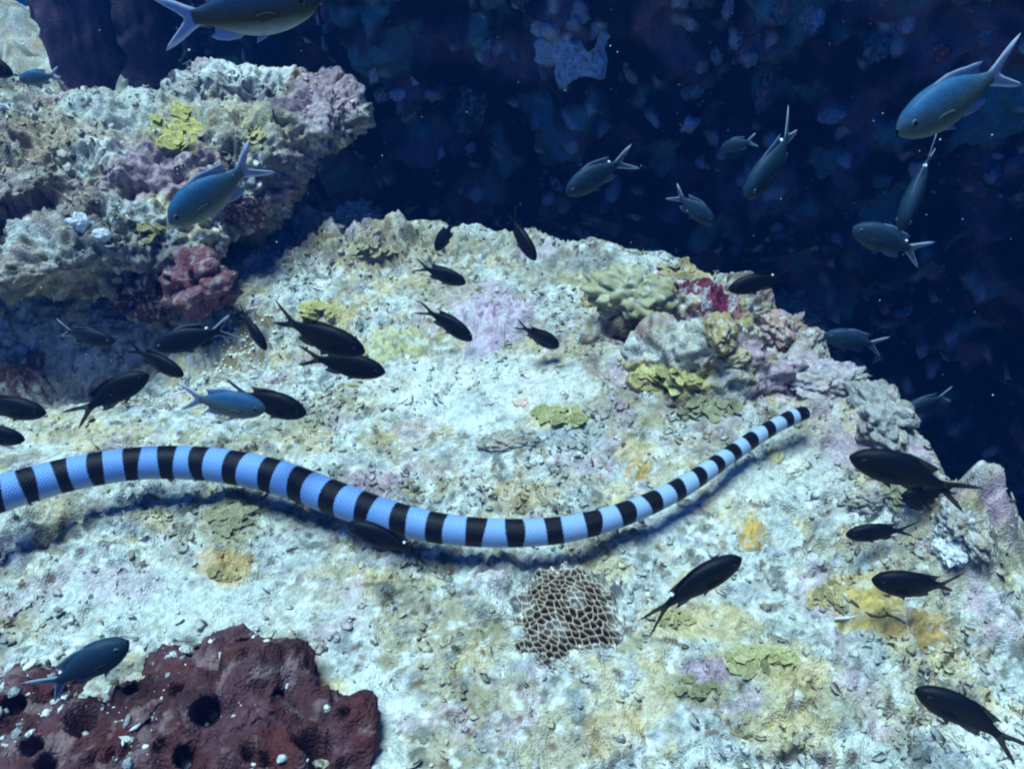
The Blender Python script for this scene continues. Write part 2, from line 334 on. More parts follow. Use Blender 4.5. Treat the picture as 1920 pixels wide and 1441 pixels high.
for u, v, ru, rv, c_, a_ in [(470, 120, 90, 35, WHITE, .75), (250, 190, 140, 50, PALE, .6), (610, 180, 70, 60, (.36, .25, .30), .7), (520, 190, 50, 30, (.20, .12, .18), .6), (270, 310, 90, 50, (.36, .24, .29), .75), (60, 270, 90, 60, (.30, .25, .18), .6),
                            (100, 370, 120, 60, (.22, .16, .15), .5), (120, 240, 80, 40, (.40, .32, .22), .5), (420, 210, 60, 40, (.46, .40, .26), .45), (380, 330, 60, 50, (.40, .28, .30), .5), (520, 260, 70, 40, (.30, .28, .16), .6), (330, 230, 70, 45, (.44, .38, .18), .45), (200, 480, 150, 60, (.15, .15, .15), .6), (180, 280, 60, 30, WHITE, .5), (560, 330, 80, 60, (.16, .14, .17), .6)]:  # dark greys low on the front and on the right flank paint in shade
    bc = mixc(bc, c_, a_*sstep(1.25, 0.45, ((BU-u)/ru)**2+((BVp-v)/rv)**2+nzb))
set_col(me, bc)
boulder = put('coral_boulder', me, M_REEF, label='large encrusted coral boulder overhanging the reef flat beside the gully', cat='boulder')

# knobbly mound between the snake's head and the gully
ml = []
for u, v, a, b, h in [(1330, 715, .085, .07, .070), (1240, 690, .055, .05, .050), (1190, 620, .065, .045, .040), (1290, 620, .065, .055, .055), (1395, 640, .055, .055, .065), (1465, 670, .05, .05, .055), (1425, 720, .055, .045, .045),
                      (1300, 768, .06, .03, .030), (1210, 742, .045, .028, .026), (1110, 650, .045, .035, .022), (1490, 735, .05, .04, .030), (1360, 770, .045, .025, .03), (1250, 560, .06, .05, .03), (1380, 580, .06, .05, .045), (1140, 580, .05, .04, .03), (1545, 765, .05, .03, .03)]:
    p = on_plane(u, v); ml.append(((p[0], p[1]-(.02 if h >= .04 else 0), .022 if h >= .04 else .004), (a*.92, b*.92, h*1.2)))
me = blobs_mesh('coral_mound', ml, 0.0030)
mv, mn = rocky(me, .75, 260)
mc = mixc(reef_colour(mv*1.4, 620), (.27, .22, .17), .42+0*mv[:, 0])
for c_, sd_, a_, k_ in (((.30, .24, .13), 651, .7, 13), ((.42, .28, .36), 652, .7, 14), ((.13, .10, .09), 653, .8, 24), ((.44, .36, .12), 654, .7, 15), ((.30, .15, .13), 655, .6, 18), ((.64, .66, .62), 656, .6, 22)):
    mc = mixc(mc, c_, a_*sstep(.04, .4, fbm(mv*k_+sd_ % 7, 4, sd_, .65)))
D_ = mv-CAM.astype(np.float32); dpb = D_@FWD; BU = 960+F*mv[:, 0]/dpb; BVp = 720.5-F*(D_@UPV)/dpb; nzb = fbm(mv*40+70, 3, 66)*0.9
for u, v, ru, rv, c_, a_ in [(1240, 710, 90, 36, (.50, .43, .14), .8), (1310, 770, 100, 30, (.24, .22, .10), .7), (1500, 700, 70, 50, (.46, .36, .42), .7), (1345, 580, 50, 20, (.24, .05, .09), .6), (1180, 560, 80, 40, (.42, .39, .2), .6), (1300, 650, 90, 50, PALE, .6)]:
    mc = mixc(mc, c_, .85*a_*sstep(1.25, 0.45, ((BU-u)/ru)**2+((BVp-v)/rv)**2+nzb))
set_col(me, mc)
mound = put('coral_mound', me, M_REEF, label='low knobbly mound of crusted coral rock between snake head and gully', cat='rock')
bpy.context.view_layer.update()
DG = bpy.context.evaluated_depsgraph_get()
TREES = [BVHTree.FromObject(o, DG) for o in (seabed, reef_wall, farreef, boulder, mound)]
def hit(u, v):
    r = ray(u, v); rn = np.linalg.norm(r); d = Vector(r/rn); best = None
    for T in TREES:
        p, n, i, dist = T.ray_cast(Vector(CAM), d)
        if p is not None and (best is None or dist < best[2]): best = (p, n if n.dot(d) < 0 else -n, dist)
    return best if best else (Vector(CAM+r*1.5), Vector((0, 0, 1)), 1.5*rn)
def depth_of(p): return float((np.array(p)-CAM)@FWD)

# ------------------------------------------------------------------ corals and sponges
def frame(n, spin=0.0):
    n = n.normalized(); a = Vector((1, 0, 0)) if abs(n.x) < 0.8 else Vector((0, 1, 0))
    t = (a-n*a.dot(n)).normalized(); b = n.cross(t)
    m = Matrix((t, b, n)).transposed(); return m @ Matrix.Rotation(spin, 3, 'Z')
def lump(name, u, v, ru, rv, colour, label, cat, hgt=0.6, seed=0, knob=0.25, kscale=3.0, up=0.6, col2=None, sink=0.3, holes=(), m=None, group=None, sub=5, blend=.7, dep=None):
    """rounded growth seated on whatever the pixel hits; size from its width there"""
    p, n, dist = hit(u, v)
    if dep: p = Vector(CAM+ray(u, v)*dep); n = Vector((0, -1, .3)); dist = (p-Vector(CAM)).length
    dp = depth_of(p); rx = ru*dp/F
    n = (n*(1-up)+Vector((0, 0, 1))*up).normalized()
    vd = Vector((np.array(p)-CAM)/dist); s = max(0.35, abs(vd.dot(n)))
    ry = min(rv*dp/F/s, rx*1.6); h = hgt*min(rx, ry*1.2)
    V, Fc = ico(sub); V = V.copy(); q = V*kscale+seed*3.7
    w1_, w2_, wi = worley(q, seed+3)
    d = 1+knob*(0.40-w1_**2)*1.1+0.22*fbm(V*2.0+seed, 3, seed+1)+0.10*fbm(V*7+seed, 3, seed+2)-(0.16*np.abs(fbm(V*5+seed, 3, seed+4)) if m is M_REEF else 0)
    for (hx, hy, hr) in holes:
        dd = np.hypot(V[:, 0]-hx, V[:, 1]-hy)/hr; dd = np.where(V[:, 2] > 0, dd, 9)
        d = d+0.10*np.exp(-((dd-1.1)/0.35)**2)-0.75*sstep(0.95, 0.45, dd)
    c = np.tile(np.array(colour, np.float32), (len(V), 1))
    c2_ = np.array(col2 if col2 is not None else [a*0.55 for a in colour], np.float32)
    c = mixc(c, c2_, sstep(-0.05, 0.4, fbm(V*3.1+seed, 3, seed+5))*0.8)
    c = mixc(c, (0.5, 0.52, 0.48), sstep(0.12, 0.4, fbm(V*4.7+seed*2, 4, seed+6, .7))*blend)
    c = mixc(c, (0.10, 0.09, 0.08), sstep(0.2, 0.5, fbm(V*6.3+seed*5, 4, seed+7, .7))*blend)
    if m is M_REEF: c = .45*c+.55*reef_colour(V*max(rx, .03)*1.3+seed*.7, 500)
    outl = 1+0.45*noise(np.stack([V[:, 0]*1.6, V[:, 1]*1.6, V[:, 2]*.3], 1)+seed*1.3, seed+8)+0.14*noise(np.stack([V[:, 0]*4, V[:, 1]*4, V[:, 2]*.5], 1)+seed, seed+9)
    W = V*d[:, None]*np.array([rx, ry, h], np.float32); W[:, :2] *= outl[:, None]
    W[:, 2] += h*(1-sink)-h*0.9
    R = frame(n).to_4x4(); mw = Matrix.Translation(p) @ R
    return put(name, mesh_np(name, W, Fc, c), m or M_CORAL, label=label, cat=cat, group=group, mw=mw)
def crust(name, u, v, ru, rv, colour, label, cat, thick=.006, seed=0, kscale=90., knob=.6, col2=None, m=None, blend=.6):
    """encrusting growth draped over the seabed with an uneven rim"""
    p, n, dist = hit(u, v); dp = depth_of(p); rx = ru*dp/F; ry = min(rv*dp/F/max(.4, abs(p.z-CAM[2])/dist), rx*1.7); NR_, NT = 30, 64
    rr_ = np.linspace(0, 1, NR_)[1:]; th_ = np.linspace(0, 2*np.pi, NT, endpoint=False)
    cs_ = np.stack([np.cos(th_), np.sin(th_), 0*th_], 1); out_ = 1+.55*noise(cs_*1.3+seed*2.1, seed+1)+.35*noise(cs_*3.1+seed, seed+2)+.2*noise(cs_*7+seed, seed+3)
    R_, T_ = np.meshgrid(rr_, th_, indexing='ij'); R_ = R_.ravel(); T_ = T_.ravel(); O_ = np.tile(out_, NR_-1)
    px_ = np.concatenate([[p.x], p.x+rx*O_*R_*np.cos(T_)]); py_ = np.concatenate([[p.y], p.y+ry*O_*R_*np.sin(T_)]); R_ = np.concatenate([[0], R_])
    zz = np.empty(len(px_))
    for i_, (a, b) in enumerate(zip(px_, py_)):
        zz[i_] = max([q.z for q in (T_q.ray_cast(Vector((a, b, p.z+.08)), Vector((0, 0, -1)))[0] for T_q in (TREES[0], TREES[4])) if q is not None] or [p.z])
    zz = np.clip(zz, p.z-.03, p.z+.03)
    Q = np.stack([px_, py_, 0*px_], 1); w1_, w2_, wi = worley(Q*kscale+seed, seed+4, flat=True)
    hh = thick*(1-R_**3)*(1+knob*(.45-w1_**2)*2.2+.5*fbm(Q*60+seed, 3, seed+5))
    W = np.stack([px_, py_, zz+hh-.0025*(R_ > .97)], 1)-np.array(p)
    c = np.tile(np.array(colour, np.float32), (len(W), 1)); c = mixc(c, col2 if col2 is not None else [a*.6 for a in colour], sstep(-.1, .4, fbm(Q*40+seed, 3, seed+6))*.8)
    c = mixc(c, (.54, .58, .56), sstep(.05, .45, fbm(Q*55+seed*3, 4, seed+7, .7)+.35*R_**3)*blend)
    c = mixc(c, (.12, .11, .10), sstep(.2, .5, fbm(Q*80+seed*5, 3, seed+8, .7))*blend)
    i = np.arange(1, 1+(NR_-1)*NT).reshape(NR_-1, NT); j = np.roll(i, -1, 1); q4 = np.stack([i[:-1], i[1:], j[1:], j[:-1]], -1).reshape(-1, 4)
    t1 = np.concatenate([q4[:, :3], q4[:, [0, 2, 3]], np.stack([np.zeros(NT, int), i[0], j[0]], 1)])
    return put(name, mesh_np(name, W, t1, c), m or M_CORAL, label=label, cat=cat, mw=Matrix.Translation(p))
def plate_mesh(seed, colour, rim):
    """scalloped cupped plate, closed, about unit radius"""
    rr = random.Random(seed); n = 18; rings = (0.0, 0.45, 0.8, 1.0); V = []; C = []; ph = rr.random()*6; br = rr.uniform(.55, 1.15); colour = tuple((q_*.68+g_*.32)*br for q_, g_ in zip(colour, (.42, .42, .34))); rim = tuple(min(.9, q_*(.6+.4*br)) for q_ in rim)
    lob = [1+0.16*math.sin(3*a+ph)+0.10*math.sin(5*a+ph*2)+0.06*math.sin(9*a+ph) for a in np.linspace(0, 2*math.pi, n, endpoint=False)]
    for side in (1, -1):
        for q in rings[1:]:
            for j in range(n):
                a = 2*math.pi*j/n; r = q*lob[j]
                zz = 0.22*q*q+0.10*q*math.sin(4*a+ph)+side*0.07*(1.05-q*0.8)
                V.append((r*math.cos(a), r*math.sin(a), zz)); C.append(rim if q > 0.9 else colour)
    V += [(0, 0, 0.07), (0, 0, -0.07)]; C += [colour, colour]
    Fs = []
    for s in (0, 1):
        o = s*3*n; ctr = 6*n+s
        for j in range(n):
            j2 = (j+1) % n
            tri = (ctr, o+j, o+j2); Fs.append(tri if s == 0 else tri[::-1])
            for k_ in (0, 1):
                a, b, c_, d = o+k_*n+j, o+(k_+1)*n+j, o+(k_+1)*n+j2, o+k_*n+j2
                for t in ((a, b, c_), (a, c_, d)): Fs.append(t if s == 0 else t[::-1])
    for j in range(n):
        j2 = (j+1) % n; a, b, c_, d = 2*n+j, 5*n+j, 5*n+j2, 2*n+j2; Fs += [(a, b, c_), (a, c_, d)]
    return mesh_np('plate', np.array(V), np.array(Fs), np.array(C))
def leafy(name, u, v, ru, rv, colour, label, n=10, size=0.4, seed=0, rim=None, tilt=0.5, up=0.5):
    rr = random.Random(seed); rim = rim or tuple(min(.9, a*1.35+.05) for a in colour); n = int(n*1.9); size *= .66
    root = bpy.data.objects.new(name, None); COL.objects.link(root); p, nn, _ = hit(u, v); root.location = p; root.empty_display_size = 0.01
    tag(root, label, 'coral'); protos = [plate_mesh(seed*10+i, colour, rim) for i in range(4)]
    for q in protos: q.materials.append(M_PLATE)
    bpy.context.view_layer.update()
    for i in range(n):
        a = rr.random()*6.283; r = math.sqrt((i+0.3)/n)
        pu_, pv_ = u+ru*r*0.8*math.cos(a), v+rv*r*0.8*math.sin(a)
        h, n_, ds = hit(pu_, pv_)
        if abs(depth_of(h)-depth_of(p)) > 0.14: continue
        sz = size*ru*depth_of(p)/F*(0.7+0.6*rr.random())
        nn_ = (n_*(1-up)+Vector((0, 0, 1))*up+Vector((rr.uniform(-1, 1), rr.uniform(-1, 1), 0))*tilt*0.4).normalized()
        m_ = Matrix.Translation(h+nn_*sz*0.06+Vector((0, 0, 0.002*rr.random()))) @ frame(nn_, rr.random()*6.28).to_4x4() @ Matrix.Diagonal((sz, sz*rr.uniform(.7, 1), sz*rr.uniform(.5, .9), 1))
        put('plate', protos[i % 4], None, parent=root).matrix_parent_inverse = Matrix.Identity(4)
        o = COL.objects[-1]; o.matrix_basis = Matrix.Translation(-Vector(p)) @ m_
    return root

leafy('leaf_coral', 335, 238, 62, 45, (0.50, 0.44, 0.07), 'bright yellow leafy coral cluster on the coral boulder', 14, .34, 1)
leafy('leaf_coral', 482, 258, 20, 18, (0.55, 0.46, 0.12), 'small yellow leaf coral above the blue fish tail on the boulder', 4, .6, 2)
leafy('leaf_coral', 285, 436, 30, 20, (0.36, 0.28, 0.07), 'small ochre leaf coral low on the boulder face', 6, .5, 3)
leafy('leaf_coral', 470, 245, 14, 10, (0.42, 0.38, 0.12), 'tiny pale yellow coral tuft high on the boulder shoulder', 3, .7, 33)
leafy('leaf_coral', 1292, 505, 66, 30, (0.34, 0.25, 0.09), 'golden brown layered plate coral at the brink of the gully', 16, .34, 4)
leafy('leaf_coral', 1240, 712, 70, 28, (0.52, 0.46, 0.13), 'lemon yellow leafy coral on the knobbly mound', 13, .34, 5)
leafy('leaf_coral', 1320, 765, 80, 24, (0.25, 0.24, 0.11), 'olive green leafy coral skirt under the lemon yellow coral', 14, .3, 6)
leafy('leaf_coral', 605, 582, 48, 20, (0.48, 0.42, 0.10), 'yellow leafy coral patch above the pair of overlapping black fish', 9, .36, 7)
leafy('leaf_coral', 700, 470, 48, 20, (0.36, 0.31, 0.16), 'tan leafy coral with a dark hollow near the white lump', 9, .4, 8)
leafy('leaf_coral', 1050, 782, 64, 18, (0.42, 0.42, 0.13), 'flat yellow green leaf coral in the middle of the pale reef flat', 9, .34, 9)
leafy('leaf_coral', 430, 965, 50, 46, (0.30, 0.27, 0.13), 'olive plate coral mound touching the snake from below', 15, .36, 10)
leafy('leaf_coral', 415, 1075, 36, 18, (0.42, 0.32, 0.10), 'small ochre plate coral below the olive coral mound', 7, .42, 11)
leafy('leaf_coral', 1700, 925, 70, 30, (0.30, 0.28, 0.15), 'olive tan plate coral on the rocky corner of the flat', 13, .34, 13)
leafy('leaf_coral', 1560, 1120, 60, 26, (0.45, 0.36, 0.12), 'low yellow plate coral beside the broken twig', 8, .4, 14)
leafy('leaf_coral', 1430, 1240, 80, 26, (0.40, 0.37, 0.12), 'wide dull yellow plate coral on the foreground reef flat', 10, .32, 15)
leafy('leaf_coral', 1310, 1290, 50, 24, (0.34, 0.33, 0.12), 'olive plate coral beside the lilac crust in the foreground', 8, .34, 16)
leafy('leaf_coral', 1270, 1160, 40, 22, (0.46, 0.40, 0.15), 'pale yellow plate coral under the diving black fish', 6, .42, 17)
leafy('leaf_coral', 1886, 880, 46, 34, (0.36, 0.27, 0.08), 'brownish yellow plate coral on a lone outcrop by the corner of the flat', 12, .42, 18, up=.8)
lump('lobed_coral', 1185, 545, 66, 34, (0.36, 0.34, 0.19), 'pale green lobed coral mound near the gully edge', 'coral', .6, 1, .5, 2.4, col2=(.25, .24, .12))
lump('round_coral', 1348, 618, 34, 27, (0.30, 0.22, 0.09), 'smooth brown rounded coral head on the knobbly mound', 'coral', .9, 2, .12, 5, col2=(.42, .34, .16))
lump('round_coral', 1372, 668, 36, 17, (0.50, 0.40, 0.20), 'tan rounded coral just below the brown coral head', 'coral', .7, 3, .15, 3)
lump('round_coral', 1455, 612, 28, 30, (0.38, 0.24, 0.18), 'pinkish brown coral knob at the gully rim', 'coral', .9, 4, .4, 3, col2=LILAC)
lump('crusted_rock', 1490, 575, 66, 36, (0.36, 0.28, 0.34), 'lilac crusted rock forming the rim behind the pink knob', 'rock', .6, 5, .5, 3.5, col2=(.5, .45, .42), m=M_REEF)
crust('encrusting_coral', 740, 642, 58, 30, (0.46, 0.45, 0.22), 'flat yellow green encrusting coral right of the overlapping black fish', 'coral', 0.007, 6, 80, 0.5)
crust('knobbly_coral', 925, 590, 72, 46, (0.40, 0.29, 0.37), 'lilac pink knobbly coral crust among black fish', 'coral', 0.01, 7, 130, 1.0, col2=(.62, .52, .62))
crust('red_sponge', 1345, 578, 34, 14, (0.22, 0.035, 0.075), 'crimson red encrusting sponge near the gully rim', 'sponge', 0.007, 8, 120, 0.8, m=M_SPONGE)
crust('dark_red_sponge', 1290, 545, 60, 12, (0.16, 0.03, 0.05), 'dark maroon sponge tucked under the golden plate coral', 'sponge', 0.008, 9, 90, 0.6, m=M_SPONGE)
lump('white_sponge', 1785, 1022, 32, 28, (0.80, 0.84, 0.84), 'bright white sponge lump on the rocky corner of the flat', 'sponge', .6, 10, .2, 4)
lump('white_stone', 1488, 876, 22, 13, (0.85, 0.86, 0.70), 'small bright white stone near the snake head', 'stone', .6, 11, .3, 3, sub=4)
lump('yellow_stone', 1452, 858, 18, 13, (0.62, 0.52, 0.22), 'small yellow stone touching the bright white stone', 'stone', .6, 12, .3, 3, sub=4)
lump('white_stone', 762, 748, 13, 11, (0.85, 0.88, 0.86), 'tiny white pebble alone on the pale reef flat', 'stone', .6, 13, .3, 3, sub=4)
lump('white_lump', 668, 404, 40, 16, (0.75, 0.80, 0.80), 'white coral rubble lump at the gully edge by the boulder', 'rock', .8, 14, .5, 3)
lump('shell', 980, 756, 15, 9, (0.75, 0.55, 0.42), 'small orange and white shell fragment on the pale flat', 'shell', .6, 15, .3, 2, col2=(.4, .12, .06), sub=4)
lump('white_stone', 605, 538, 15, 9, (0.82, 0.84, 0.84), 'small white stone above the yellow leafy patch', 'stone', .6, 16, .3, 3, sub=4)
lump('dark_rock', 965, 832, 52, 17, (0.20, 0.18, 0.20), 'dark purple grey rubble rock below the yellow green coral', 'rock', .6, 17, .7, 4, m=M_REEF)
lump('crusted_rock', 1540, 716, 66, 30, (0.48, 0.36, 0.50), 'pale lilac crusted rock behind the snake head', 'rock', .5, 18, .6, 3.5, m=M_REEF, col2=(.25, .2, .24))
lump('crusted_rock', 1650, 770, 60, 40, (0.26, 0.20, 0.20), 'brown grey rock hanging over the gully', 'rock', .7, 19, .5, 3, m=M_REEF)
lump('crusted_rock', 1600, 700, 40, 34, (0.40, 0.32, 0.40), 'mottled pink grey rock between the lilac rock and the gully', 'rock', .7, 29, .6, 3.5, m=M_REEF)
lump('crusted_rock', 1640, 935, 46, 24, (0.34, 0.30, 0.28), 'mottled brown rock under the dark fish by the corner', 'rock', .7, 20, .6, 3.5, m=M_REEF)
lump('crusted_rock', 1810, 985, 42, 30, (0.38, 0.33, 0.30), 'rough grey rock behind the bright white sponge', 'rock', .7, 21, .7, 4, m=M_REEF)
crust('orange_coral', 1410, 1002, 27, 24, (0.55, 0.36, 0.10), 'small orange encrusting coral below the snake neck', 'coral', 0.005, 22, 110, 0.5)
crust('orange_coral', 1720, 1175, 66, 28, (0.52, 0.36, 0.13), 'broad orange encrusting coral below the hovering oval black fish', 'coral', 0.005, 23, 110, 0.5)
crust('orange_coral', 1630, 1140, 60, 40, (0.56, 0.42, 0.13), 'yellow orange encrusting coral under the broken twig', 'coral', 0.005, 24, 110, 0.5)
crust('orange_coral', 1196, 880, 22, 18, (0.55, 0.38, 0.12), 'small orange crust above the rising snake neck', 'coral', 0.005, 25, 110, 0.5)
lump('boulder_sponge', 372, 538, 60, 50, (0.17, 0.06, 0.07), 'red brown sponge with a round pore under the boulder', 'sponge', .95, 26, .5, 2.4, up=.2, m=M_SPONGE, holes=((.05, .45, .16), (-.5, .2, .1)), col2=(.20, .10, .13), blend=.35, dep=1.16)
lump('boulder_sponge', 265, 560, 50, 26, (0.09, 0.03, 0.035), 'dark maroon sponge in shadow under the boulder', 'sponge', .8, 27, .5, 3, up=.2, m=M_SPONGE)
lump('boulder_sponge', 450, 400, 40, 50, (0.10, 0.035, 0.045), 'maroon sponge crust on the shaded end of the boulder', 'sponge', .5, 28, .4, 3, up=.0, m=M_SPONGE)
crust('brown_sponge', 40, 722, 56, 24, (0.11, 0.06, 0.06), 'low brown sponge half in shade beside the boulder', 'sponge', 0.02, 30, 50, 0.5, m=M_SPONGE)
lump('white_sponge', 152, 418, 20, 16, (0.72, 0.78, 0.85), 'small blue white sponge on the boulder face', 'sponge', .6, 31, .3, 3, up=.1, sub=4)
lump('white_sponge', 192, 440, 16, 11, (0.70, 0.76, 0.85), 'smaller blue white sponge beside its twin on the boulder face', 'sponge', .6, 32, .3, 3, up=.1, sub=4)

# spotted coral: brown mound with pale polyps
sp = crust('spotted_coral', 455, 655, 80, 56, (0.20, 0.16, 0.09), 'brown coral mound dotted with small white polyps', 'coral', 0.012, 41, 60, 0.4)
spV = get_v(sp.data); spN = get_n(sp.data); rr = random.Random(5); vv, ff = ico(1); VV = []; FF = []
cand = [i for i in range(len(spV)) if spN[i][2] > 0.35]; rr.shuffle(cand)
for j, i in enumerate(cand[:150]):
    s = rr.uniform(.0014, .0030); VV.append(vv*s*np.array([1, 1, .6])+spV[i]+spN[i]*s*.3); FF.append(ff+j*len(vv))
put('polyps', mesh_np('polyps', np.concatenate(VV), np.concatenate(FF), (0.8, 0.78, 0.62)), M_CORAL, parent=sp, kind='stuff')

# honeycomb coral
def honeycomb(u, v, ru, rv):
    p, n, _ = hit(u, v); dp = depth_of(p); rx = ru*dp/F; ry = rv*dp/F/0.72; N_ = 260
    g = np.linspace(-1.12, 1.12, N_); A, B = np.meshgrid(g, g); a = A.ravel(); b = B.ravel()
    Q = np.stack([a, b, 0*a], 1); r = np.hypot(a, b)/(1+0.16*noise(Q*2.2, 5)+0.34*noise(Q*5.5, 6))
    dome = 0.5*np.sqrt(np.clip(1-r**2, 0, 1))*rx
    qa = a*8.0+0.6*noise(Q*2.2, 7); qb = b*9.0+0.6*noise(Q*2.2+4, 8)
    c1_, c2_, ci = worley(np.stack([qa+.45*qb, qb, 0*qa], 1), 9, jit=.7, flat=True)
    wall = sstep(0.36, 0.04, c2_-c1_)
    zz = dome+(0.15*rx*(wall-0.8)-.05*rx*sstep(.5, 0., c1_))*sstep(1.02, 0.85, r)+0.02*rx*noise(Q*14, 4)*1.0-0.012*sstep(0.93, 1.06, r)
    keep = r < 1.07
    c = np.tile(np.array((0.05, 0.03, 0.02), np.float32), (len(a), 1)); c = mixc(c, (0.50, 0.40, 0.29), sstep(.15, .85, wall)); c = mixc(c, (0.72, 0.70, 0.62), np.clip(sstep(.1, .5, fbm(Q*2.6+8, 3, 12))*.6+sstep(.7, 1.05, r+.3*noise(Q*4, 13))*.8, 0, .85))
    V = np.stack([a*rx, b*ry, zz-0.002], 1); Fc = grid_faces(N_, N_); Fc = Fc[keep[Fc].all(1)]
    idx = np.full(len(V), -1); us = np.unique(Fc); idx[us] = np.arange(len(us))
    n = (n*.2+Vector((0, 0, 1))*.8+Vector((0, -.15, 0))).normalized()
    put('honeycomb_coral', mesh_np('honeycomb_coral', V[us], idx[Fc], c[us]), M_CORAL, label='round honeycomb coral with dark brown cells and cream walls', cat='coral', mw=Matrix.Translation(p) @ frame(n).to_4x4())
honeycomb(1062, 1172, 104, 88)

# big red sponge in the foreground
def wp_(u, v, h=0.0):
    p, _, _ = hit(u, v); return np.array((p.x, p.y, p.z+h))
sb = []
for (u, v, r, h) in [(500, 1345, .060, .020), (430, 1380, .055, .015), (568, 1400, .052, .012), (545, 1330, .038, .018), (600, 1440, .046, .006), (330, 1330, .046, .006), (240, 1370, .050, .002), (150, 1420, .048, .002),
                     (60, 1330, .036, .0), (30, 1420, .05, .0), (380, 1450, .055, .012), (520, 1470, .06, .012), (290, 1470, .05, .004), (610, 1520, .05, .0), (100, 1290, .026, .0), (410, 1270, .03, .004), (320, 1260, .030, .002), (-60, 1400, .05, .0)]:
    p = wp_(u, min(v, 1440)); 
    if v > 1440: p = on_plane(u, v)
    sb.append(((p[0], p[1], p[2]+h*0.3-0.004), (r, r*0.9, r*0.52+h)))
me = blobs_mesh('red_sponge', sb, 0.0026)
sv = get_v(me); sn = get_n(me)
s1_, s2_, si_ = worley(sv*26, 71)
e1_, e2_, _ = worley(sv*15+.3*np.stack([noise(sv*20, 1), noise(sv*20, 2), noise(sv*20, 3)], 1), 79)
d = 0.012*fbm(sv*16, 3, 72)+0.040*(0.44-e1_**1.5)+0.014*(0.4-s1_)+0.009*fbm(sv*60, 4, 73, .6)
me.vertices.foreach_set('co', (sv+sn*d[:, None]).astype(np.float32).ravel()); me.update()
BT = BVHTree.FromPolygons([Vector(q) for q in get_v(me)], [list(pl.vertices) for pl in me.polygons])
sv = get_v(me); sn = get_n(me); disp = np.zeros(len(sv), np.float32); dirs = np.zeros((len(sv), 3), np.float32)
rr = random.Random(3); HOLES = [(588, 1393, .0145, 1), (452, 1228, .008, 0), (388, 1335, .013, 0), (152, 1350, .014, 0), (25, 1318, .010, 0), (470, 1405, .008, 0), (300, 1395, .007, 0), (250, 1290, .009, 0), (60, 1400, .009, 0), (420, 1436, .008, 0), (205, 1412, .008, 0), (520, 1310, .006, 0), (640, 1340, .007, 0), (330, 1290, .008, 0), (110, 1300, .007, 0), (350, 1420, .010, 0), (500, 1425, .006, 0), (90, 1432, .009, 0)]
for u, v, r, _ in HOLES:
    rd = ray(u, v); p, n, i, ds = BT.ray_cast(Vector(CAM), Vector(rd/np.linalg.norm(rd)))
    if p is None: continue
    n = (n*0.5+Vector((0, -.25, .6))).normalized(); na = np.array(n); rel = sv-np.array(p); ax = rel@na; rad = np.linalg.norm(rel-ax[:, None]*na, axis=1)/r
    near = np.abs(ax) < 0.03
    amt = np.where(near, 0.35*r*np.exp(-((rad-1.15)/.35)**2)-2.3*r*sstep(1.0, 0.55, rad), 0)
    dirs += na*amt[:, None]
me.vertices.foreach_set('co', (sv+dirs).astype(np.float32).ravel()); me.update()
c = np.tile(np.array((0.068, 0.026, 0.028), np.float32), (len(sv), 1))
c = mixc(c, (0.10, 0.045, 0.055), sstep(-.1, .4, fbm(sv*20, 3, 74))*.8); c = mixc(c, (0.085, 0.024, 0.020), sstep(.05, .4, fbm(sv*28+4, 3, 75))*.7)
c = mixc(c, (0.24, 0.17, 0.17), sstep(.12, .5, fbm(sv*34+9, 4, 76, .7))*.6); c = mixc(c, (0.04, 0.016, 0.02), sstep(.15, .5, fbm(sv*26+19, 4, 78, .7))*.7)
pt = on_plane(200, 1400)
lw = np.clip((pt[0]+0.16-sv[:, 0])/0.25, 0, 1)
set_col(me, c)
rs = put('red_sponge', me, M_SPONGE, label='large maroon sponge mass with round dark pores covering the foreground reef', cat='sponge')

gv = get_v(me); gn = get_n(me); pg = (gn[:, 2] > .1)*sstep(.15, .5, fbm(gv*34, 3, 77)+.45*np.clip((pt[0]+0.16-gv[:, 0])/0.25, -.3, 1)); pg = pg/pg.sum()
GRIT = (gv, gn, pg, rs)
# barrel sponge far behind the boulder
def barrel(u, v, y_, wpx, hgt, lab='tall dark purple barrel sponge standing behind the boulder'):
    r = ray(u, v); t = y_/r[1]; p = CAM+r*t; rad = wpx*t/F/2; n = 72; rows = 34; V = []; 
    prof = [(0.55, 0), (0.86, .16), (1.0, .42), (1.0, .62), (.88, .88), (.78, 1.0), (.70, 1.0), (.62, .9), (.55, .55), (.3, .35), (0.01, .33)]
    pr = np.interp(np.linspace(0, 1, rows), np.linspace(0, 1, len(prof)), [q[0] for q in prof]); pz = np.interp(np.linspace(0, 1, rows), np.linspace(0, 1, len(prof)), [q[1] for q in prof])
    th = np.linspace(0, 2*np.pi, n, endpoint=False)
    rib = 1+0.025*np.abs(np.sin(th*9+0.6*np.sin(th*3)))
    V = np.stack([(pr[:, None]*rib*np.cos(th)*rad).ravel(), (pr[:, None]*rib*np.sin(th)*rad).ravel(), np.repeat(pz*hgt, n)], 1)
    V += (0.30*rad*fbm(V*11, 4, 81, .6))[:, None]*np.stack([np.tile(np.cos(th), rows), np.tile(np.sin(th), rows), np.zeros(n*rows)], 1)
    i = np.arange(n*rows).reshape(rows, n); j = np.roll(i, -1, 1); Fc = np.stack([i[:-1], j[:-1], j[1:], i[1:]], -1).reshape(-1, 4)
    c = np.tile(np.array((0.075, 0.055, 0.085), np.float32), (len(V), 1)); c = mixc(c, (.13, .09, .12), sstep(0, .4, fbm(V*18, 3, 82)))
    return put('barrel_sponge', mesh_np('barrel_sponge', V, Fc, c), M_SPONGE, label=lab, cat='sponge', mw=Matrix.Translation(Vector(p)))
barrel(180, 168, 2.02, 122, 0.30)
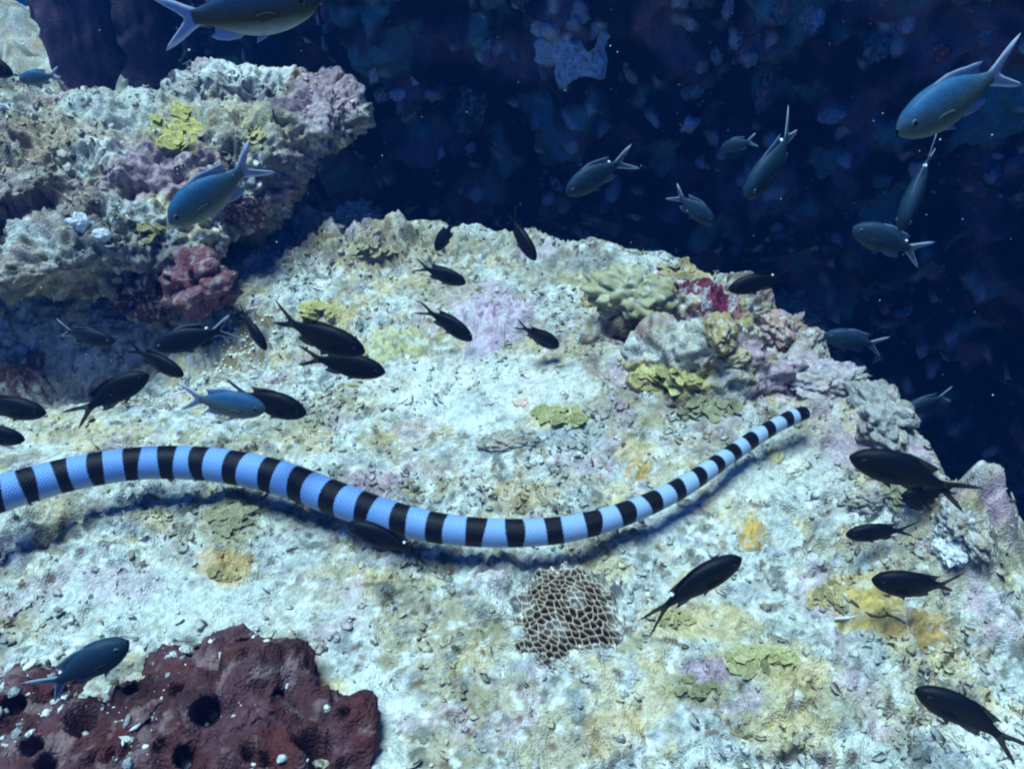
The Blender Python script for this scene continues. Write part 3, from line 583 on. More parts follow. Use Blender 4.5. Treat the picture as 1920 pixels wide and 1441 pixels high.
barrel(285, 140, 2.3, 120, 0.24, 'squat dark purple barrel sponge beside the tall one')

# growth on the dark wall
lump('wall_sponge', 1072, 72, 62, 62, (0.55, 0.72, 0.85), 'large pale blue sponge with a dark hole on the shaded wall', 'sponge', .3, 51, .25, 2.5, up=0, holes=((.15, -.05, .24),), m=M_SPONGE, col2=(.40, .58, .74))
for i, (u, v, a, b, c_, lb) in enumerate([
    (1525, 22, 22, 26, (.34, .48, .66), 'pale blue tuft sponge at the top of the shaded wall'),
    (1562, 214, 24, 15, (.36, .48, .52), 'pale green wedge of sponge on the shaded wall beside the grey fish'),
    (718, 172, 16, 14, (.78, .86, .94), 'blue white tube sponge nearest the boulder on the shaded wall'),
    (778, 150, 12, 12, (.78, .86, .94), 'tiny round blue white sponge on the shaded wall'),
    (748, 175, 18, 9, (.78, .86, .94), 'flat blue white sponge between two smaller ones on the wall'),
    (700, 140, 9, 15, (.78, .86, .94), 'upright blue white finger sponge on the wall by the boulder'),
    (962, 100, 8, 24, (.28, .42, .52), 'thin hanging pale growth on the shaded wall'),
    (912, 92, 12, 12, (.2, .42, .52), 'small teal blob sponge left of the hanging growth'),
    (1015, 120, 20, 18, (.30, .30, .38), 'mauve grey sponge below the large pale wall sponge'),
    (1760, 105, 18, 22, (.36, .06, .04), 'small rust red sponge on the shaded wall above the big grey fish'),
    (1640, 85, 26, 22, (.08, .18, .2), 'dim teal round sponge high on the shaded wall'),
    (1300, 160, 26, 18, (.10, .22, .28), 'dim teal leaf sponge in the middle of the shaded wall'),
    (1435, 175, 24, 18, (.20, .15, .24), 'mauve crust sponge on the shaded wall'),
    (1850, 70, 14, 16, (.28, .32, .40), 'small grey sponge above the tail of the big grey fish'),
    (1345, 100, 12, 18, (.24, .26, .38), 'greyish oval sponge on the shaded wall'),
    (1005, 225, 12, 14, (.24, .34, .46), 'small slate blue sponge under the mauve grey sponge'),
    (885, 210, 40, 30, (.06, .13, .14), 'broad dim green sponge on the wall beyond the boulder'),
    (1012, 258, 16, 8, (.30, .22, .24), 'small pinkish crust low on the shaded wall'),
    (1365, 15, 12, 16, (.25, .36, .5), 'small pale bluish oval sponge at the very top of the wall'),
    (1468, 10, 22, 14, (.26, .24, .32), 'greyish lilac sponge beside the pale tuft at the top of the wall')]):
    lump('wall_sponge', u, v, a, b, c_, lb, 'sponge', .5, 60+i, .35, 2.6, up=0, sub=4, m=M_SPONGE)

# ------------------------------------------------------------------ loose cover (uncountable): rubble chips, algae flakes, wall crusts
def tilted_(n, amt):
    t = n+amt*(RS.rand(*n.shape)-.5); return t/np.linalg.norm(t, axis=1)[:, None]
def scatter(name, label, pts, nrms, sizes, cols, base, squash, m, seed, cat=None, jitter=.8):
    bvx, bfx = base; n = len(pts); R_ = np.random.RandomState(seed)
    ang = R_.rand(n)*6.283; N = nrms/np.linalg.norm(nrms, axis=1)[:, None]
    A = np.where(np.abs(N[:, :1]) < .8, np.array([[1., 0, 0]]), np.array([[0, 1., 0]])); T = A-N*(A*N).sum(1)[:, None]; T /= np.linalg.norm(T, axis=1)[:, None]; B = np.cross(N, T)
    T2 = T*np.cos(ang)[:, None]+B*np.sin(ang)[:, None]; B2 = np.cross(N, T2)
    jit = 1+jitter*(R_.rand(n, len(bvx), 1)-.5)
    sx = sizes*(0.7+0.6*R_.rand(n)); sy = sizes*(0.6+0.6*R_.rand(n)); sz = sizes*squash*(0.6+0.8*R_.rand(n))
    L = bvx[None]*jit; Wv = pts[:, None]+T2[:, None]*(L[..., 0:1]*sx[:, None, None])+B2[:, None]*(L[..., 1:2]*sy[:, None, None])+N[:, None]*(L[..., 2:3]*sz[:, None, None])
    Fc = (bfx[None]+(np.arange(n)*len(bvx))[:, None, None]).reshape(-1, 3)
    return put(name, mesh_np(name, Wv.reshape(-1, 3), Fc, np.repeat(cols, len(bvx), 0), smooth=True), m, kind='stuff', label=label, cat=cat)
ii = RS.choice(len(GRIT[0]), 380, p=GRIT[2]); szs = (.0005+.0040*RS.rand(380)**4)*np.where(GRIT[0][ii][:, 0] < on_plane(330, 1350)[0], 1.7, 1)
scatter('shell_grit', 'white shell grit lying on the maroon sponge', GRIT[0][ii], tilted_(GRIT[1][ii], 1.2), szs, np.array([WHITE, PALE, (.7, .75, .8), GREY])[RS.randint(0, 4, 380)], ico(1), .5, M_REEF, 8, 'grit')
GV = get_v(seabed.data); GN = get_n(seabed.data)
vis = (GV[:, 1] > 0.26) & (GV[:, 1] < 1.6) & (GV[:, 0] > -0.95) & (GV[:, 0] < 0.75) & (ed > -0.05)
cl = sstep(-0.1, 0.35, fbm(P2*8+90, 3, 55)); prob = vis*(0.25+cl)*rough; prob = prob/prob.sum()
def tilted(n, amt, R_): 
    t = n+amt*(R_.rand(*n.shape)-.5); return t/np.linalg.norm(t, axis=1)[:, None]
NR = 3000; ii = RS.choice(len(GV), NR, p=prob); szs = 0.0010+0.0035*RS.rand(NR)**3
tint_ = (0.5*cc[ii]+0.5*np.array([PALE, WHITE, GREY, (.5, .4, .48), (.4, .37, .25), PALE])[RS.randint(0, 6, NR)])*(0.75+0.45*RS.rand(NR, 1))
scatter('coral_rubble', 'loose pale coral rubble chips scattered over the reef flat', GV[ii]+GN[ii]*szs[:, None]*.3, tilted(GN[ii], 1.2, RS), szs, tint_, ico(1), .55, M_REEF, 1, 'rubble')
cl2 = sstep(0.0, 0.4, fbm(P2*7+190, 3, 56)); prob = vis*(0.15+cl2); prob = prob/prob.sum()
def disc():
    n = 9; V = [(0, 0, .02)]; 
    for j in range(n): a = 6.283*j/n; V.append((.6*math.cos(a), .6*math.sin(a), .12))
    for j in range(n): a = 6.283*j/n; V.append((math.cos(a), math.sin(a), .38))
    V.append((0, 0, -.12)); F_ = []
    for j in range(n):
        k_ = (j+1) % n; F_ += [(0, 1+j, 1+k_), (1+j, 1+n+j, 1+n+k_), (1+j, 1+n+k_, 1+k_), (1+n+j, 2*n+1, 1+n+k_)]
    return np.array(V, np.float32), np.array(F_, np.int32)
NR = 9000; ii = RS.choice(len(GV), NR, p=prob); szs = 0.0014+0.0042*RS.rand(NR)**2.5
base_c = cc[ii]; tint_ = np.array([YEL, OLIVE, (.38, .36, .2), PALE, (.5, .46, .3), OLIVE])[RS.randint(0, 6, NR)]
tint_ = (0.85*base_c+0.15*tint_)*(0.75+0.4*RS.rand(NR, 1))
scatter('algae_flakes', 'small curled yellow and olive algae flakes covering the reef flat', GV[ii]+GN[ii]*szs[:, None]*.15, tilted(GN[ii], 1.5, RS), szs, tint_, disc(), .8, M_FLAKE, 2, 'algae')
BV = get_v(boulder.data); BN = get_n(boulder.data); pb = (BN[:, 2] > -0.3)*1.0*(BV[:, 1] < 1.6)*sstep(-.2, .3, fbm(BV*9, 3, 57)); pb /= pb.sum()
ii = RS.choice(len(BV), 5000, p=pb); szs = 0.0018+0.0055*RS.rand(5000)**2.5
tint_ = np.array([PALE, OLIVE, (.45, .36, .43), (.38, .34, .2), TURF, WHITE, WHITE])[RS.randint(0, 7, 5000)]*(0.7+0.5*RS.rand(5000, 1)); tint_ = .35*tint_+.65*bc[ii]
scatter('boulder_growth', 'small crusts and algae tufts covering the coral boulder', BV[ii]+BN[ii]*szs[:, None]*.15, tilted(BN[ii], 1.2, RS), szs, tint_, disc(), 1.0, M_FLAKE, 3, 'algae')
WN = get_n(reef_wall.data); WVv = get_v(reef_wall.data); pw = ((WVv[:, 2] > -.55) & (WVv[:, 2] < .55))*sstep(-.1, .35, fbm(WVv*4, 3, 58)); pw = pw/pw.sum()
ii = RS.choice(len(WVv), 2400, p=pw); szs = 0.003+0.019*RS.rand(2400)**4
tint_ = np.array([(.14, .22, .24), (.34, .42, .48), (.36, .24, .34), (.12, .30, .30), (.5, .56, .62), (.26, .12, .14), (.14, .24, .30), (.12, .14, .17)])[RS.randint(0, 8, 2400)]*(0.5+0.6*RS.rand(2400, 1))
scatter('wall_crust', 'dim crusts and tufts growing all over the shaded wall', WVv[ii], tilted(WN[ii], .9, RS), szs, tint_, ico(2), .75, M_SPONGE, 4, 'growth', .7)

# ------------------------------------------------------------------ broken twig and stick on the orange coral
def tube(pts, rads, n=8):
    pts = np.array(pts, float); tg = np.gradient(pts, axis=0); tg /= np.linalg.norm(tg, axis=1)[:, None]; up = np.array([0, 0, 1.]); V = []
    for p, t, r in zip(pts, tg, rads):
        s = np.cross(t, up); s /= np.linalg.norm(s)+1e-9; q = np.cross(s, t)
        for j in range(n): a = 6.283*j/n; V.append(p+r*(math.cos(a)*s+math.sin(a)*q))
    m = len(pts); i = np.arange(m*n).reshape(m, n); k_ = np.roll(i, -1, 1); Fc = np.stack([i[:-1], k_[:-1], k_[1:], i[1:]], -1).reshape(-1, 4)
    return np.array(V), Fc
tw = [wp_(u, v, .006) for u, v in ((1592, 1132), (1604, 1142), (1615, 1154), (1632, 1161), (1648, 1165), (1660, 1159), (1680, 1168), (1694, 1176))]
V_, F_ = tube(tw, [.0012, .0011, .0012, .0010, .0012, .0011, .0015, .0006])
tw2 = [wp_(u, v, .007) for u, v in ((1660, 1159), (1652, 1150), (1645, 1143))]; V2_, F2_ = tube(tw2, [.0009, .0007, .0004])
put('twig', mesh_np('twig', np.concatenate([V_, V2_]), np.concatenate([F_, F2_+len(V_)]), (.10, .07, .03)), M_CORAL, label='thin dark forked twig lying on the orange coral', cat='twig')
V_, F_ = tube([wp_(u, v, .005) for u, v in ((1562, 1166), (1575, 1165), (1590, 1164), (1605, 1160))], [.0012, .0016, .0015, .0008])
put('coral_stick', mesh_np('coral_stick', V_, F_, (.7, .68, .7)), M_CORAL, label='short pale stick of dead coral beside the dark twig', cat='stick')

# ------------------------------------------------------------------ sea snake
SN = [(-130, 975, 74), (-60, 947, 72), (0, 925, 69), (60, 907, 65), (120, 891, 63), (185, 878, 62), (250, 869, 61), (320, 866, 62), (385, 869, 63), (445, 877, 64), (510, 891, 65), (570, 911, 66), (630, 934, 65),
      (690, 955, 63), (755, 975, 60), (825, 990, 57), (890, 997, 55), (965, 999, 53), (1038, 995, 51), (1105, 983, 48), (1165, 965, 45), (1218, 944, 42), (1265, 921, 40), (1305, 897, 37), (1338, 874, 35), (1370, 851, 33),
      (1403, 829, 32), (1437, 807, 30), (1470, 789, 29), (1500, 776, 27), (1516, 772, 22), (1524, 771, 10)]
BANDS = [-75, -10, 53, 120, 185, 250, 317, 382, 446, 510, 570, 631, 690, 755, 822, 892, 964, 1038, 1108, 1168, 1220, 1267, 1306, 1339, 1371, 1404, 1437, 1471]
us = np.array([q[0] for q in SN], float); vs = np.array([q[1] for q in SN], float); wsn = np.array([q[2] for q in SN], float)
clear = np.interp(us, [-130, 0, 200, 420, 600, 950, 1250, 1450, 1524], [.066, .066, .060, .048, .048, .044, .044, .042, .040])
pc = []; rad = []
for u, v, w_, c_ in zip(us, vs, wsn, clear):
    zz = 0.0
    for _ in range(6):
        q = on_plane(u, v, zz+c_); zz = float(macro(np.array([q[0]]), np.array([q[1]]))[0])*0.7
    pc.append(q); rad.append(w_*float((q-CAM)@FWD)/F/2)
pc = np.array(pc); rad = np.array(rad)
s_ = np.concatenate([[0], np.cumsum(np.linalg.norm(np.diff(pc, axis=0), axis=1))])
def catmull(t, T, P):
    out = np.empty((len(t), P.shape[1])); m = np.gradient(P, T, axis=0)
    k_ = np.clip(np.searchsorted(T, t, 'right')-1, 0, len(T)-2); h = (T[k_+1]-T[k_])[:, None]; u_ = ((t-T[k_])[:, None])/h
    return (2*u_**3-3*u_**2+1)*P[k_]+(u_**3-2*u_**2+u_)*h*m[k_]+(-2*u_**3+3*u_**2)*P[k_+1]+(u_**3-u_**2)*h*m[k_+1]
st = np.arange(0, s_[-1], 0.0009); cp = catmull(st, s_, pc); cr = catmull(st, s_, rad[:, None])[:, 0]
ks = np.hanning(61); ks /= ks.sum(); cp2 = np.stack([np.convolve(np.pad(cp[:, i], 30, mode='edge'), ks, 'valid') for i in range(3)], 1); wgt = np.clip(np.minimum(np.arange(len(st)), len(st)-1-np.arange(len(st)))/40, 0, 1)[:, None]; cp = cp*(1-wgt)+cp2*wgt
toend = s_[-1]-st; cr = np.minimum(cr, 0.0095*np.sqrt(np.clip(toend/0.010, 0, 1))+1e-4) if False else cr*np.sqrt(np.clip(toend/0.008, 0.0, 1))
tg = np.gradient(cp, axis=0); tg /= np.linalg.norm(tg, axis=1)[:, None]; sd = np.cross(tg, [0, 0, 1.0]); sd /= np.linalg.norm(sd, axis=1)[:, None]; upn = np.cross(sd, tg)
NS = 44; th = np.linspace(0, 2*np.pi, NS, endpoint=False)       # angle 0 = camera side flank, pi/2 = back
headw = 1+0.10*np.exp(-((toend-0.022)/0.010)**2)-0.04*np.exp(-((toend-0.045)/0.012)**2)
flat_ = 1-0.16*sstep(0.03, 0.012, toend)
Vs = cp[:, None]+(cr*headw)[:, None, None]*(np.cos(th)[None, :, None]*sd[:, None]*0.96+(np.sin(th)[None, :, None]*flat_[:, None, None])*upn[:, None]*1.04)
cu = np.interp(st, s_, us)
# band positions as arc length
order = np.argsort(cu); bs = np.interp(BANDS, cu[order], st[order])
sp_ = np.gradient(bs); S2 = np.repeat(st[:, None], NS, 1); TH = np.repeat(th[None], len(st), 0)
scale_len = 0.0032
jag = (np.abs(((TH/(2*np.pi)*26+0.5*np.floor(S2/scale_len)) % 1)-.5)-.25)*0.0010
black = np.zeros_like(S2)
for b, w_ in zip(bs, sp_):
    hw = w_*(0.208+.016*math.sin(b*37.))*(1+0.16*np.sin(TH)); hw = hw+0.0006*np.sin(b*900+TH*2)
    black = np.maximum(black, sstep(0.0006, -0.0006, np.abs(S2-b+0.0012*np.sin(TH*1.0+b*50)+jag)-hw))
hd = sstep(0.0, 0.0012, S2-(s_[-1]-0.024)); black = np.maximum(black, hd)
snout = sstep(0.0075, 0.0060, s_[-1]-S2); black = black*(1-snout)
cs = np.tile(np.array((0.14, 0.30, 0.60), np.float32), (S2.size, 1))
sn_ = np.sin(TH).ravel()
cs = mixc(cs, (0.20, 0.38, 0.68), sstep(0.3, 0.9, sn_)*.6); cs = mixc(cs, (0.48, 0.55, 0.58), sstep(0.15, -0.6, sn_)*.95); cs = mixc(cs, (0.20, 0.32, 0.50), sstep(.1, .5, fbm(Vs.reshape(-1, 3)*70, 3, 90))*.35)
cs = mixc(cs, (0.42, 0.56, 0.66), np.clip((S2.ravel()-0.45*s_[-1])/(0.4*s_[-1]), 0, 1)*.8)
cs = mixc(cs, (0.003, 0.003, 0.006), black.ravel()); cs = mixc(cs, (0.80, 0.82, 0.80), snout.ravel())
i = np.arange(len(st)*NS).reshape(len(st), NS); j = np.roll(i, -1, 1); Fq = np.stack([i[:-1], i[1:], j[1:], j[:-1]], -1).reshape(-1, 4)
snm = mesh_np('body', Vs.reshape(-1, 3), Fq, cs)
uvA = snm.attributes.new('scale_uv', 'FLOAT_VECTOR', 'POINT')
ua = (S2/scale_len).ravel(); ub = (np.abs(((TH/(2*np.pi)+0.25) % 1)-.5)*38).ravel(); uvv = np.stack([(ua+ub)*.75, (ua-ub)*.75, np.zeros(S2.size)], 1).astype(np.float32); uvA.data.foreach_set('vector', uvv.ravel())
ms = bpy.data.materials.new('snake_scales'); ms.use_nodes = True; t = ms.node_tree; b_ = t.nodes['Principled BSDF']
at = t.nodes.new('ShaderNodeAttribute'); at.attribute_name = 'Col'; au = t.nodes.new('ShaderNodeAttribute'); au.attribute_name = 'scale_uv'
vo = t.nodes.new('ShaderNodeTexVoronoi'); vo.feature = 'DISTANCE_TO_EDGE'; vo.inputs['Scale'].default_value = 1.0; vo.inputs['Randomness'].default_value = 0.3; t.links.new(au.outputs['Vector'], vo.inputs['Vector'])
mr = t.nodes.new('ShaderNodeMapRange'); mr.inputs[1].default_value = 0.02; mr.inputs[2].default_value = 0.22; mr.inputs[3].default_value = 0.48; mr.inputs[4].default_value = 1.10; t.links.new(vo.outputs[0], mr.inputs[0])
cm = t.nodes.new('ShaderNodeMix'); cm.data_type = 'RGBA'; cm.blend_type = 'MULTIPLY'; cm.inputs[0].default_value = 1
cmb = t.nodes.new('ShaderNodeCombineColor'); pw_ = t.nodes.new('ShaderNodeMath'); pw_.operation = 'POWER'; pw_.inputs[1].default_value = 0.45
t.links.new(mr.outputs[0], pw_.inputs[0]); t.links.new(mr.outputs[0], cmb.inputs[0]); t.links.new(mr.outputs[0], cmb.inputs[1]); t.links.new(pw_.outputs[0], cmb.inputs[2])
t.links.new(at.outputs['Color'], cm.inputs[6]); t.links.new(cmb.outputs[0], cm.inputs[7]); t.links.new(cm.outputs[2], b_.inputs['Base Color'])
bu = t.nodes.new('ShaderNodeBump'); bu.inputs['Strength'].default_value = 0.5; bu.inputs['Distance'].default_value = 0.0008; t.links.new(mr.outputs[0], bu.inputs['Height']); t.links.new(bu.outputs[0], b_.inputs['Normal'])
b_.inputs['Roughness'].default_value = 0.45; b_.inputs['Specular IOR Level'].default_value = 0.16
snake = bpy.data.objects.new('sea_snake', None); COL.objects.link(snake); snake.empty_display_size = .02
tag(snake, 'blue and black banded sea snake gliding over the reef flat', 'snake')
put('body', snm, ms, parent=snake)
kx = int(np.searchsorted(toend[::-1], 0.011)); kx = len(st)-1-kx
for sgn in (1, -1):
    pos = cp[kx]+cr[kx]*(sgn*sd[kx]*0.80+upn[kx]*0.50); vv, ff = ico(2)
    put('eye', mesh_np('eye', vv*0.0016, ff, (.02, .02, .02)), M_FISH, parent=snake).location = pos

# ------------------------------------------------------------------ fish
PAL = {  # back, flank, belly, fin, fin edge
    'black': ((.003, .005, .010), (.005, .007, .009), (.012, .014, .012), (.003, .005, .009), (.010, .012, .014)),
    'blue': ((.022, .095, .20), (.080, .115, .095), (.22, .24, .21), (.17, .25, .42), (.50, .58, .72)),
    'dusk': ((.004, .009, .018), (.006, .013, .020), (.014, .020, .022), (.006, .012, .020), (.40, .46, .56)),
    'teal': ((.012, .035, .065), (.018, .045, .060), (.035, .060, .065), (.06, .12, .20), (.42, .50, .62)),
    'olive': ((.02, .06, .16), (.045, .055, .03), (.30, .36, .36), (.20, .32, .62), (.5, .58, .75))}
PX = [.5, .485, .46, .42, .36, .28, .18, .06, -.05, -.13, -.19, -.24, -.27]
PT = [.010, .042, .068, .098, .128, .152, .165, .155, .120, .085, .058, .046, .044]
PB = [.010, .036, .058, .084, .112, .138, .154, .148, .114, .080, .054, .042, .040]
PW2 = [.008, .030, .046, .062, .074, .083, .084, .076, .058, .040, .026, .016, .008]
def bendv(V, b): V = np.array(V, np.float32); xx = np.minimum(V[:, 0]-.15, 0); V[:, 1] += b*xx*xx; return V
def fin_mesh(name, outline, axis_y, b, c_, edge, thick=.004, lean=0.0, root=None):
    """flat outline in x,z turned into a thin closed fin; pale towards its free edge"""
    o = np.array(outline, np.float32); n = len(o); ctr = o.mean(0) if root is None else np.array(root, np.float32)
    V = []; C = []
    for s in (1, -1):
        for q, th_ in ((.55, thick), (1.0, thick*.25)):
            p = ctr+(o-ctr)*q; V += [(a, axis_y+s*th_+lean*(zz-ctr[1]), zz) for a, zz in p]; C += [c_ if q < .9 else edge]*n
        V.append((ctr[0], axis_y+s*thick, ctr[1])); C.append(c_)
    Fc = []; m = 2*n+1
    for s in (0, 1):
        o_ = s*m
        for j in range(n):
            k_ = (j+1) % n
            for t_ in ((o_+2*n, o_+j, o_+k_), (o_+j, o_+n+j, o_+n+k_), (o_+j, o_+n+k_, o_+k_)): Fc.append(t_ if s else t_[::-1])
    for j in range(n):
        k_ = (j+1) % n; Fc += [(n+j, n+k_, m+n+k_), (n+j, m+n+k_, m+n+j)]
    return mesh_np(name, bendv(V, b), np.array(Fc), np.array(C))
FISH = {}
def fish_parts(pal, b):
    if (pal, b) in FISH: return FISH[(pal, b)]
    bk, fl, be, fc, fe = PAL[pal]; n = 28; xsn = np.concatenate([np.linspace(.5, .42, 8), np.linspace(.40, -.27, 34)])
    top = np.interp(-xsn, -np.array(PX), PT); bot = np.interp(-xsn, -np.array(PX), PB); wdt = np.interp(-xsn, -np.array(PX), PW2)
    sm = lambda a: np.convolve(np.pad(a, 2, mode='edge'), [.1, .2, .4, .2, .1], 'valid')
    top, bot, wdt = sm(top), sm(bot), sm(wdt); th = np.linspace(0, 2*np.pi, n, endpoint=False); V = []; C = []
    for k_ in range(len(xsn)):
        for a in th:
            cz = math.sin(a); cy = math.cos(a); zz = (top[k_] if cz > 0 else bot[k_])*abs(cz)**.92*(1 if cz > 0 else -1)
            V.append((xsn[k_], wdt[k_]*abs(cy)**.85*(1 if cy > 0 else -1), zz))
            s = zz/(0.16); w_ = min(1, max(0, (s+.1)/.7)); v_ = min(1, max(0, (-s-.25)/.5))
            c_ = np.array(fl)*(1-w_)+np.array(bk)*w_; C.append(c_*(1-v_)+np.array(be)*v_)
    V = np.array(V); i = np.arange(len(V)).reshape(-1, n); j = np.roll(i, -1, 1); Fc = np.stack([i[:-1], j[:-1], j[1:], i[1:]], -1).reshape(-1, 4)
    body = mesh_np('body', bendv(V, b), Fc, np.array(C))
    up_l = [(-.23, .0), (-.235, .05), (-.29, .075), (-.36, .115), (-.43, .15), (-.5, .172), (-.47, .135), (-.41, .085), (-.36, .045), (-.325, .008)]
    P = {'body': (body, M_FISH)}
    if pal == 'black': up_l = [(a-.012*(zz > .06), zz*.85) for a, zz in up_l]
    lobes = up_l+[(a, -zz) for a, zz in up_l[::-1]]
    P['tail_fin'] = (fin_mesh('tail_fin', lobes, 0, b, fc, fe, .005, root=(-.27, 0)), M_FIN)
    fe_ = fe; fe = tuple(.75*a_+.25*b_q for a_, b_q in zip(fc, fe))
    P['dorsal_fin'] = (fin_mesh('dorsal_fin', [(.22, .14), (.17, .172), (.08, .184), (-.02, .172), (-.08, .158), (-.14, .15), (-.20, .135), (-.17, .115), (-.16, .07), (0, .12), (.12, .14)], 0, b, fc, fe, .005), M_FIN)
    P['anal_fin'] = (fin_mesh('anal_fin', [(.02, -.13), (-.03, -.155), (-.10, -.16), (-.17, -.145), (-.20, -.125), (-.165, -.10), (-.16, -.06), (-.05, -.10)], 0, b, fc, fe, .005), M_FIN)
    for sg, nm in ((1, 'pelvic_fin'), (-1, 'pelvic_fin.r')): P[nm] = (fin_mesh('pelvic_fin', [(.20, -.125), (.15, -.155), (.07, -.185), (.08, -.155), (.12, -.13)], .022*sg, b, fc, fe, .004, lean=-.35*sg), M_FIN)
    for sg, nm in ((1, 'pectoral_fin'), (-1, 'pectoral_fin.r')): P[nm] = (fin_mesh('pectoral_fin', [(.27, -.015), (.20, .005), (.13, -.005), (.11, -.03), (.15, -.055), (.25, -.04)], .086*sg, b, fl, tuple(1.15*a_ for a_ in fl), .002, lean=.1*sg), M_FIN)
    vv, ff = ico(2)
    for sg, nm in ((1, 'eye'), (-1, 'eye.r')):
        P[nm] = (mesh_np('eye', vv*np.array([.026, .012, .026])+np.array([.405, .058*sg, .030]), ff, np.where((np.hypot(vv[:, 0], vv[:, 2]) < .62)[:, None], (.004, .004, .006), (.10, .14, .17) if pal != 'black' else (.02, .02, .025))), M_FISH)
    P['spot'] = (mesh_np('spot', bendv(vv*np.array([.020, .020, .014])+np.array([-.175, 0, .075]), b), ff, (.85, .88, .92)), M_FISH)
    for me_, m_ in P.values(): me_.materials.append(m_)
    FISH[(pal, b)] = P; return P
def fish(hu, hv, tu, tv, pal, label, L=.078, tilt=0.0, roll=0.0, b=0.0, spot=False, fat=1.0, gap=.03):
    """head and tail pixels give the heading; its distance comes from a usual body length, never below the reef"""
    pxl = math.hypot(hu-tu, hv-tv); d = L*math.cos(math.radians(tilt))*F/pxl
    gd = min(depth_of(hit(min(max(q, 0), 1919), min(max(r_, 0), 1440))[0]) for q, r_ in ((hu, hv), (tu, tv), ((hu+tu)/2, (hv+tv)/2)))
    if d > gd-gap: d = gd-gap
    off = math.tan(math.radians(tilt))*pxl*d/F/2
    H = CAM+ray(hu, hv)*(d+off); T = CAM+ray(tu, tv)*(d-off); L_ = float(np.linalg.norm(H-T))
    ax = Vector(H-T).normalized(); up = Vector((0, 0, 1)); up = (up-ax*up.dot(ax)).normalized(); up = Matrix.Rotation(math.radians(roll), 3, ax) @ up; sd_ = up.cross(ax)
    if pal in ('teal', 'blue'): fat *= 1.12
    R = Matrix((ax, sd_, up)).transposed().to_4x4()
    e = bpy.data.objects.new('damselfish', None); COL.objects.link(e); e.empty_display_size = .01
    e.matrix_world = Matrix.Translation(Vector((H+T)/2)) @ R @ Matrix.Diagonal((L_, L_*fat, L_*fat, 1)); tag(e, label, 'fish', 'damselfish hovering over the reef')
    for nm, (me_, m_) in fish_parts(pal, b).items():
        if nm == 'spot' and not spot: continue
        put('white_spot' if nm == 'spot' else nm.split('.')[0], me_, m_, parent=e)
    return e
B1, B2 = .35, -.35
fish(598, 2, 290, 42, 'olive', 'large olive fish with pale forked tail above the coral boulder', L=.105, tilt=0, roll=8)
fish(24, 140, -90, 90, 'black', 'dark fish head poking out in front of the distant reef slope', L=.085)
fish(36, 150, 115, 140, 'blue', 'small hazy grey fish just above the boulder top by the barrel sponge', L=.07)
fish(318, 418, 494, 292, 'blue', 'blue backed fish nosing down in front of the coral boulder', L=.09, roll=-6)
fish(1682, 248, 1916, 112, 'blue', 'largest blue grey fish against the dark wall, nose down', L=.10, roll=4)
fish(1398, 372, 1512, 228, 'teal', 'dim blue fish with raised white tail tips in front of the wall', L=.085, spot=True, b=B2)
fish(1062, 364, 1182, 286, 'teal', 'slate blue fish with white fin spot in mid gully', L=.08, spot=True, b=B1)
fish(1688, 432, 1756, 262, 'teal', 'steeply diving slim blue fish below the largest blue grey fish', L=.085, spot=True)
fish(1352, 278, 1420, 262, 'teal', 'tiny dim fish left of the raised tail fish', L=.05, tilt=30)
fish(1598, 428, 1738, 478, 'teal', 'dim green fish with white tail swimming away into the gully', L=.085, spot=True)
fish(1366, 543, 1488, 514, 'black', 'black fish with teal tail skimming the gully rim', L=.08, spot=True)
fish(1338, 418, 1258, 358, 'teal', 'faint teal fish just above the golden plate coral rim', L=.08)
fish(1545, 628, 1660, 650, 'teal', 'faint fish with bright tail edge beside the gully rocks', L=.08)
fish(1692, 772, 1785, 738, 'teal', 'faint teal fish deep in the gully behind the snake head', L=.08)
fish(1004, 488, 948, 398, 'black', 'slim black fish diving headfirst at the far edge of the flat', L=.075, b=B1)
fish(818, 470, 852, 412, 'black', 'stubby black fish seen from behind at the far edge of the flat', L=.075, tilt=35)
fish(873, 531, 778, 496, 'black', 'small black fish above the lilac knobbly coral', L=.07)
fish(885, 638, 790, 568, 'black', 'black fish touching the edge of the lilac knobbly coral', L=.075, b=B2)
fish(1048, 650, 966, 606, 'black', 'small black fish with spread fins right of the lilac coral', L=.065, roll=25, fat=1.45)
fish(684, 660, 502, 598, 'black', 'upper of two overlapping black fish', L=.09, b=B1)
fish(722, 698, 560, 666, 'black', 'lower of two overlapping black fish', L=.085)
fish(499, 656, 446, 572, 'black', 'thin dark fish seen from above over the spotted coral', L=.06)
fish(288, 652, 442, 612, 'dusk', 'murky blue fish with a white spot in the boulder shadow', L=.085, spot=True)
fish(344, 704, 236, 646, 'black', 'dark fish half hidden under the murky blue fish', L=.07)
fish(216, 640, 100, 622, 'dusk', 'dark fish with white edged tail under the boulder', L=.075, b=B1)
fish(279, 702, 136, 774, 'black', 'black fish with drooping forked tail in front of the boulder shadow', L=.085, b=B2)
fish(498, 768, 336, 742, 'blue', 'pale blue grey fish overlapping a black fish above the snake', L=.08, roll=-4)
fish(574, 776, 424, 730, 'black', 'black fish behind the pale blue grey fish', L=.08, fat=1.15, gap=.02)
fish(86, 774, -70, 750, 'black', 'black fish entering beside the low brown sponge', L=.085)
fish(46, 824, -95, 800, 'black', 'black fish head just above the snake tail end', L=.08)
fish(1594, 856, 1812, 914, 'black', 'long black fish above the rocky corner with pale tail streaks', L=.09, b=B1)
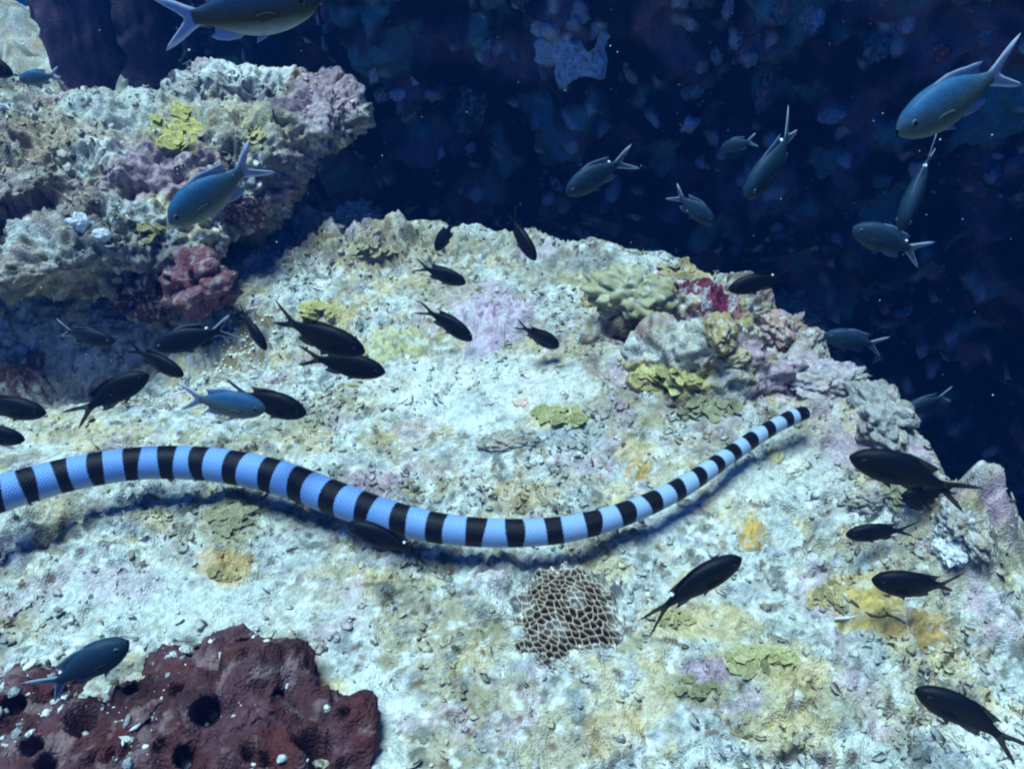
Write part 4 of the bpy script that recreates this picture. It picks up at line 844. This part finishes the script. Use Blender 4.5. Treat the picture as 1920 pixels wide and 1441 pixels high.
fish(1690, 930, 1800, 916, 'black', 'dusky fish tucked beneath the long black fish', L=.06, gap=.015)
fish(1586, 1002, 1716, 992, 'black', 'black fish resting against the mottled brown rock', L=.065, gap=.02)
fish(1635, 1086, 1808, 1112, 'black', 'hovering oval black fish over the orange coral', L=.08, fat=1.1, b=B2)
fish(1390, 1046, 1198, 1150, 'black', 'black fish climbing past the honeycomb coral with long forked tail', L=.085, b=B2, spot=True)
fish(1718, 1292, 1916, 1388, 'black', 'slender black fish over the foreground flat below the oval fish', L=.085, b=B1)
fish(240, 1202, 72, 1298, 'teal', 'dark teal fish hovering above the large maroon sponge', L=.08, fat=1.1, spot=True)
fish(650, 982, 806, 1044, 'black', 'black fish passing under the snake with white fin flecks', L=.08, spot=True, gap=.012)

# ------------------------------------------------------------------ drifting flecks and the sea water itself
n = 230; uu = RS.rand(n)*1900; vv_ = RS.rand(n)*800; dd = .5+1.3*RS.rand(n); pts = np.array([CAM+ray(a, b)*d_ for a, b, d_ in zip(uu, vv_, dd)])
scatter('drifting_flecks', 'tiny pale flecks drifting in the water', pts, np.tile([0, 0, 1.], (n, 1))+RS.rand(n, 3), .0003+.0008*RS.rand(n)**4, np.tile((.7, .75, .78), (n, 1)), ico(1), .7, M_SNOW, 9, 'particles')

bm = bmesh.new(); bmesh.ops.create_cube(bm, size=1.0, matrix=Matrix.Translation((-1.0, 2.0, -0.3)) @ Matrix.Diagonal((10.5, 9.0, 4.2, 1)))
hm = bpy.data.meshes.new('haze'); bm.to_mesh(hm); bm.free()
mh = bpy.data.materials.new('sea_water'); mh.use_nodes = True; t = mh.node_tree; t.nodes.clear(); o_ = t.nodes.new('ShaderNodeOutputMaterial'); pv = t.nodes.new('ShaderNodeVolumePrincipled')
pv.inputs['Color'].default_value = (0.015, 0.21, 0.88, 1); pv.inputs['Density'].default_value = 0.035; pv.inputs['Anisotropy'].default_value = 0.2
t.links.new(pv.outputs[0], o_.inputs['Volume'])
put('haze', hm, mh, kind='stuff', label='clear blue sea water filling the scene')
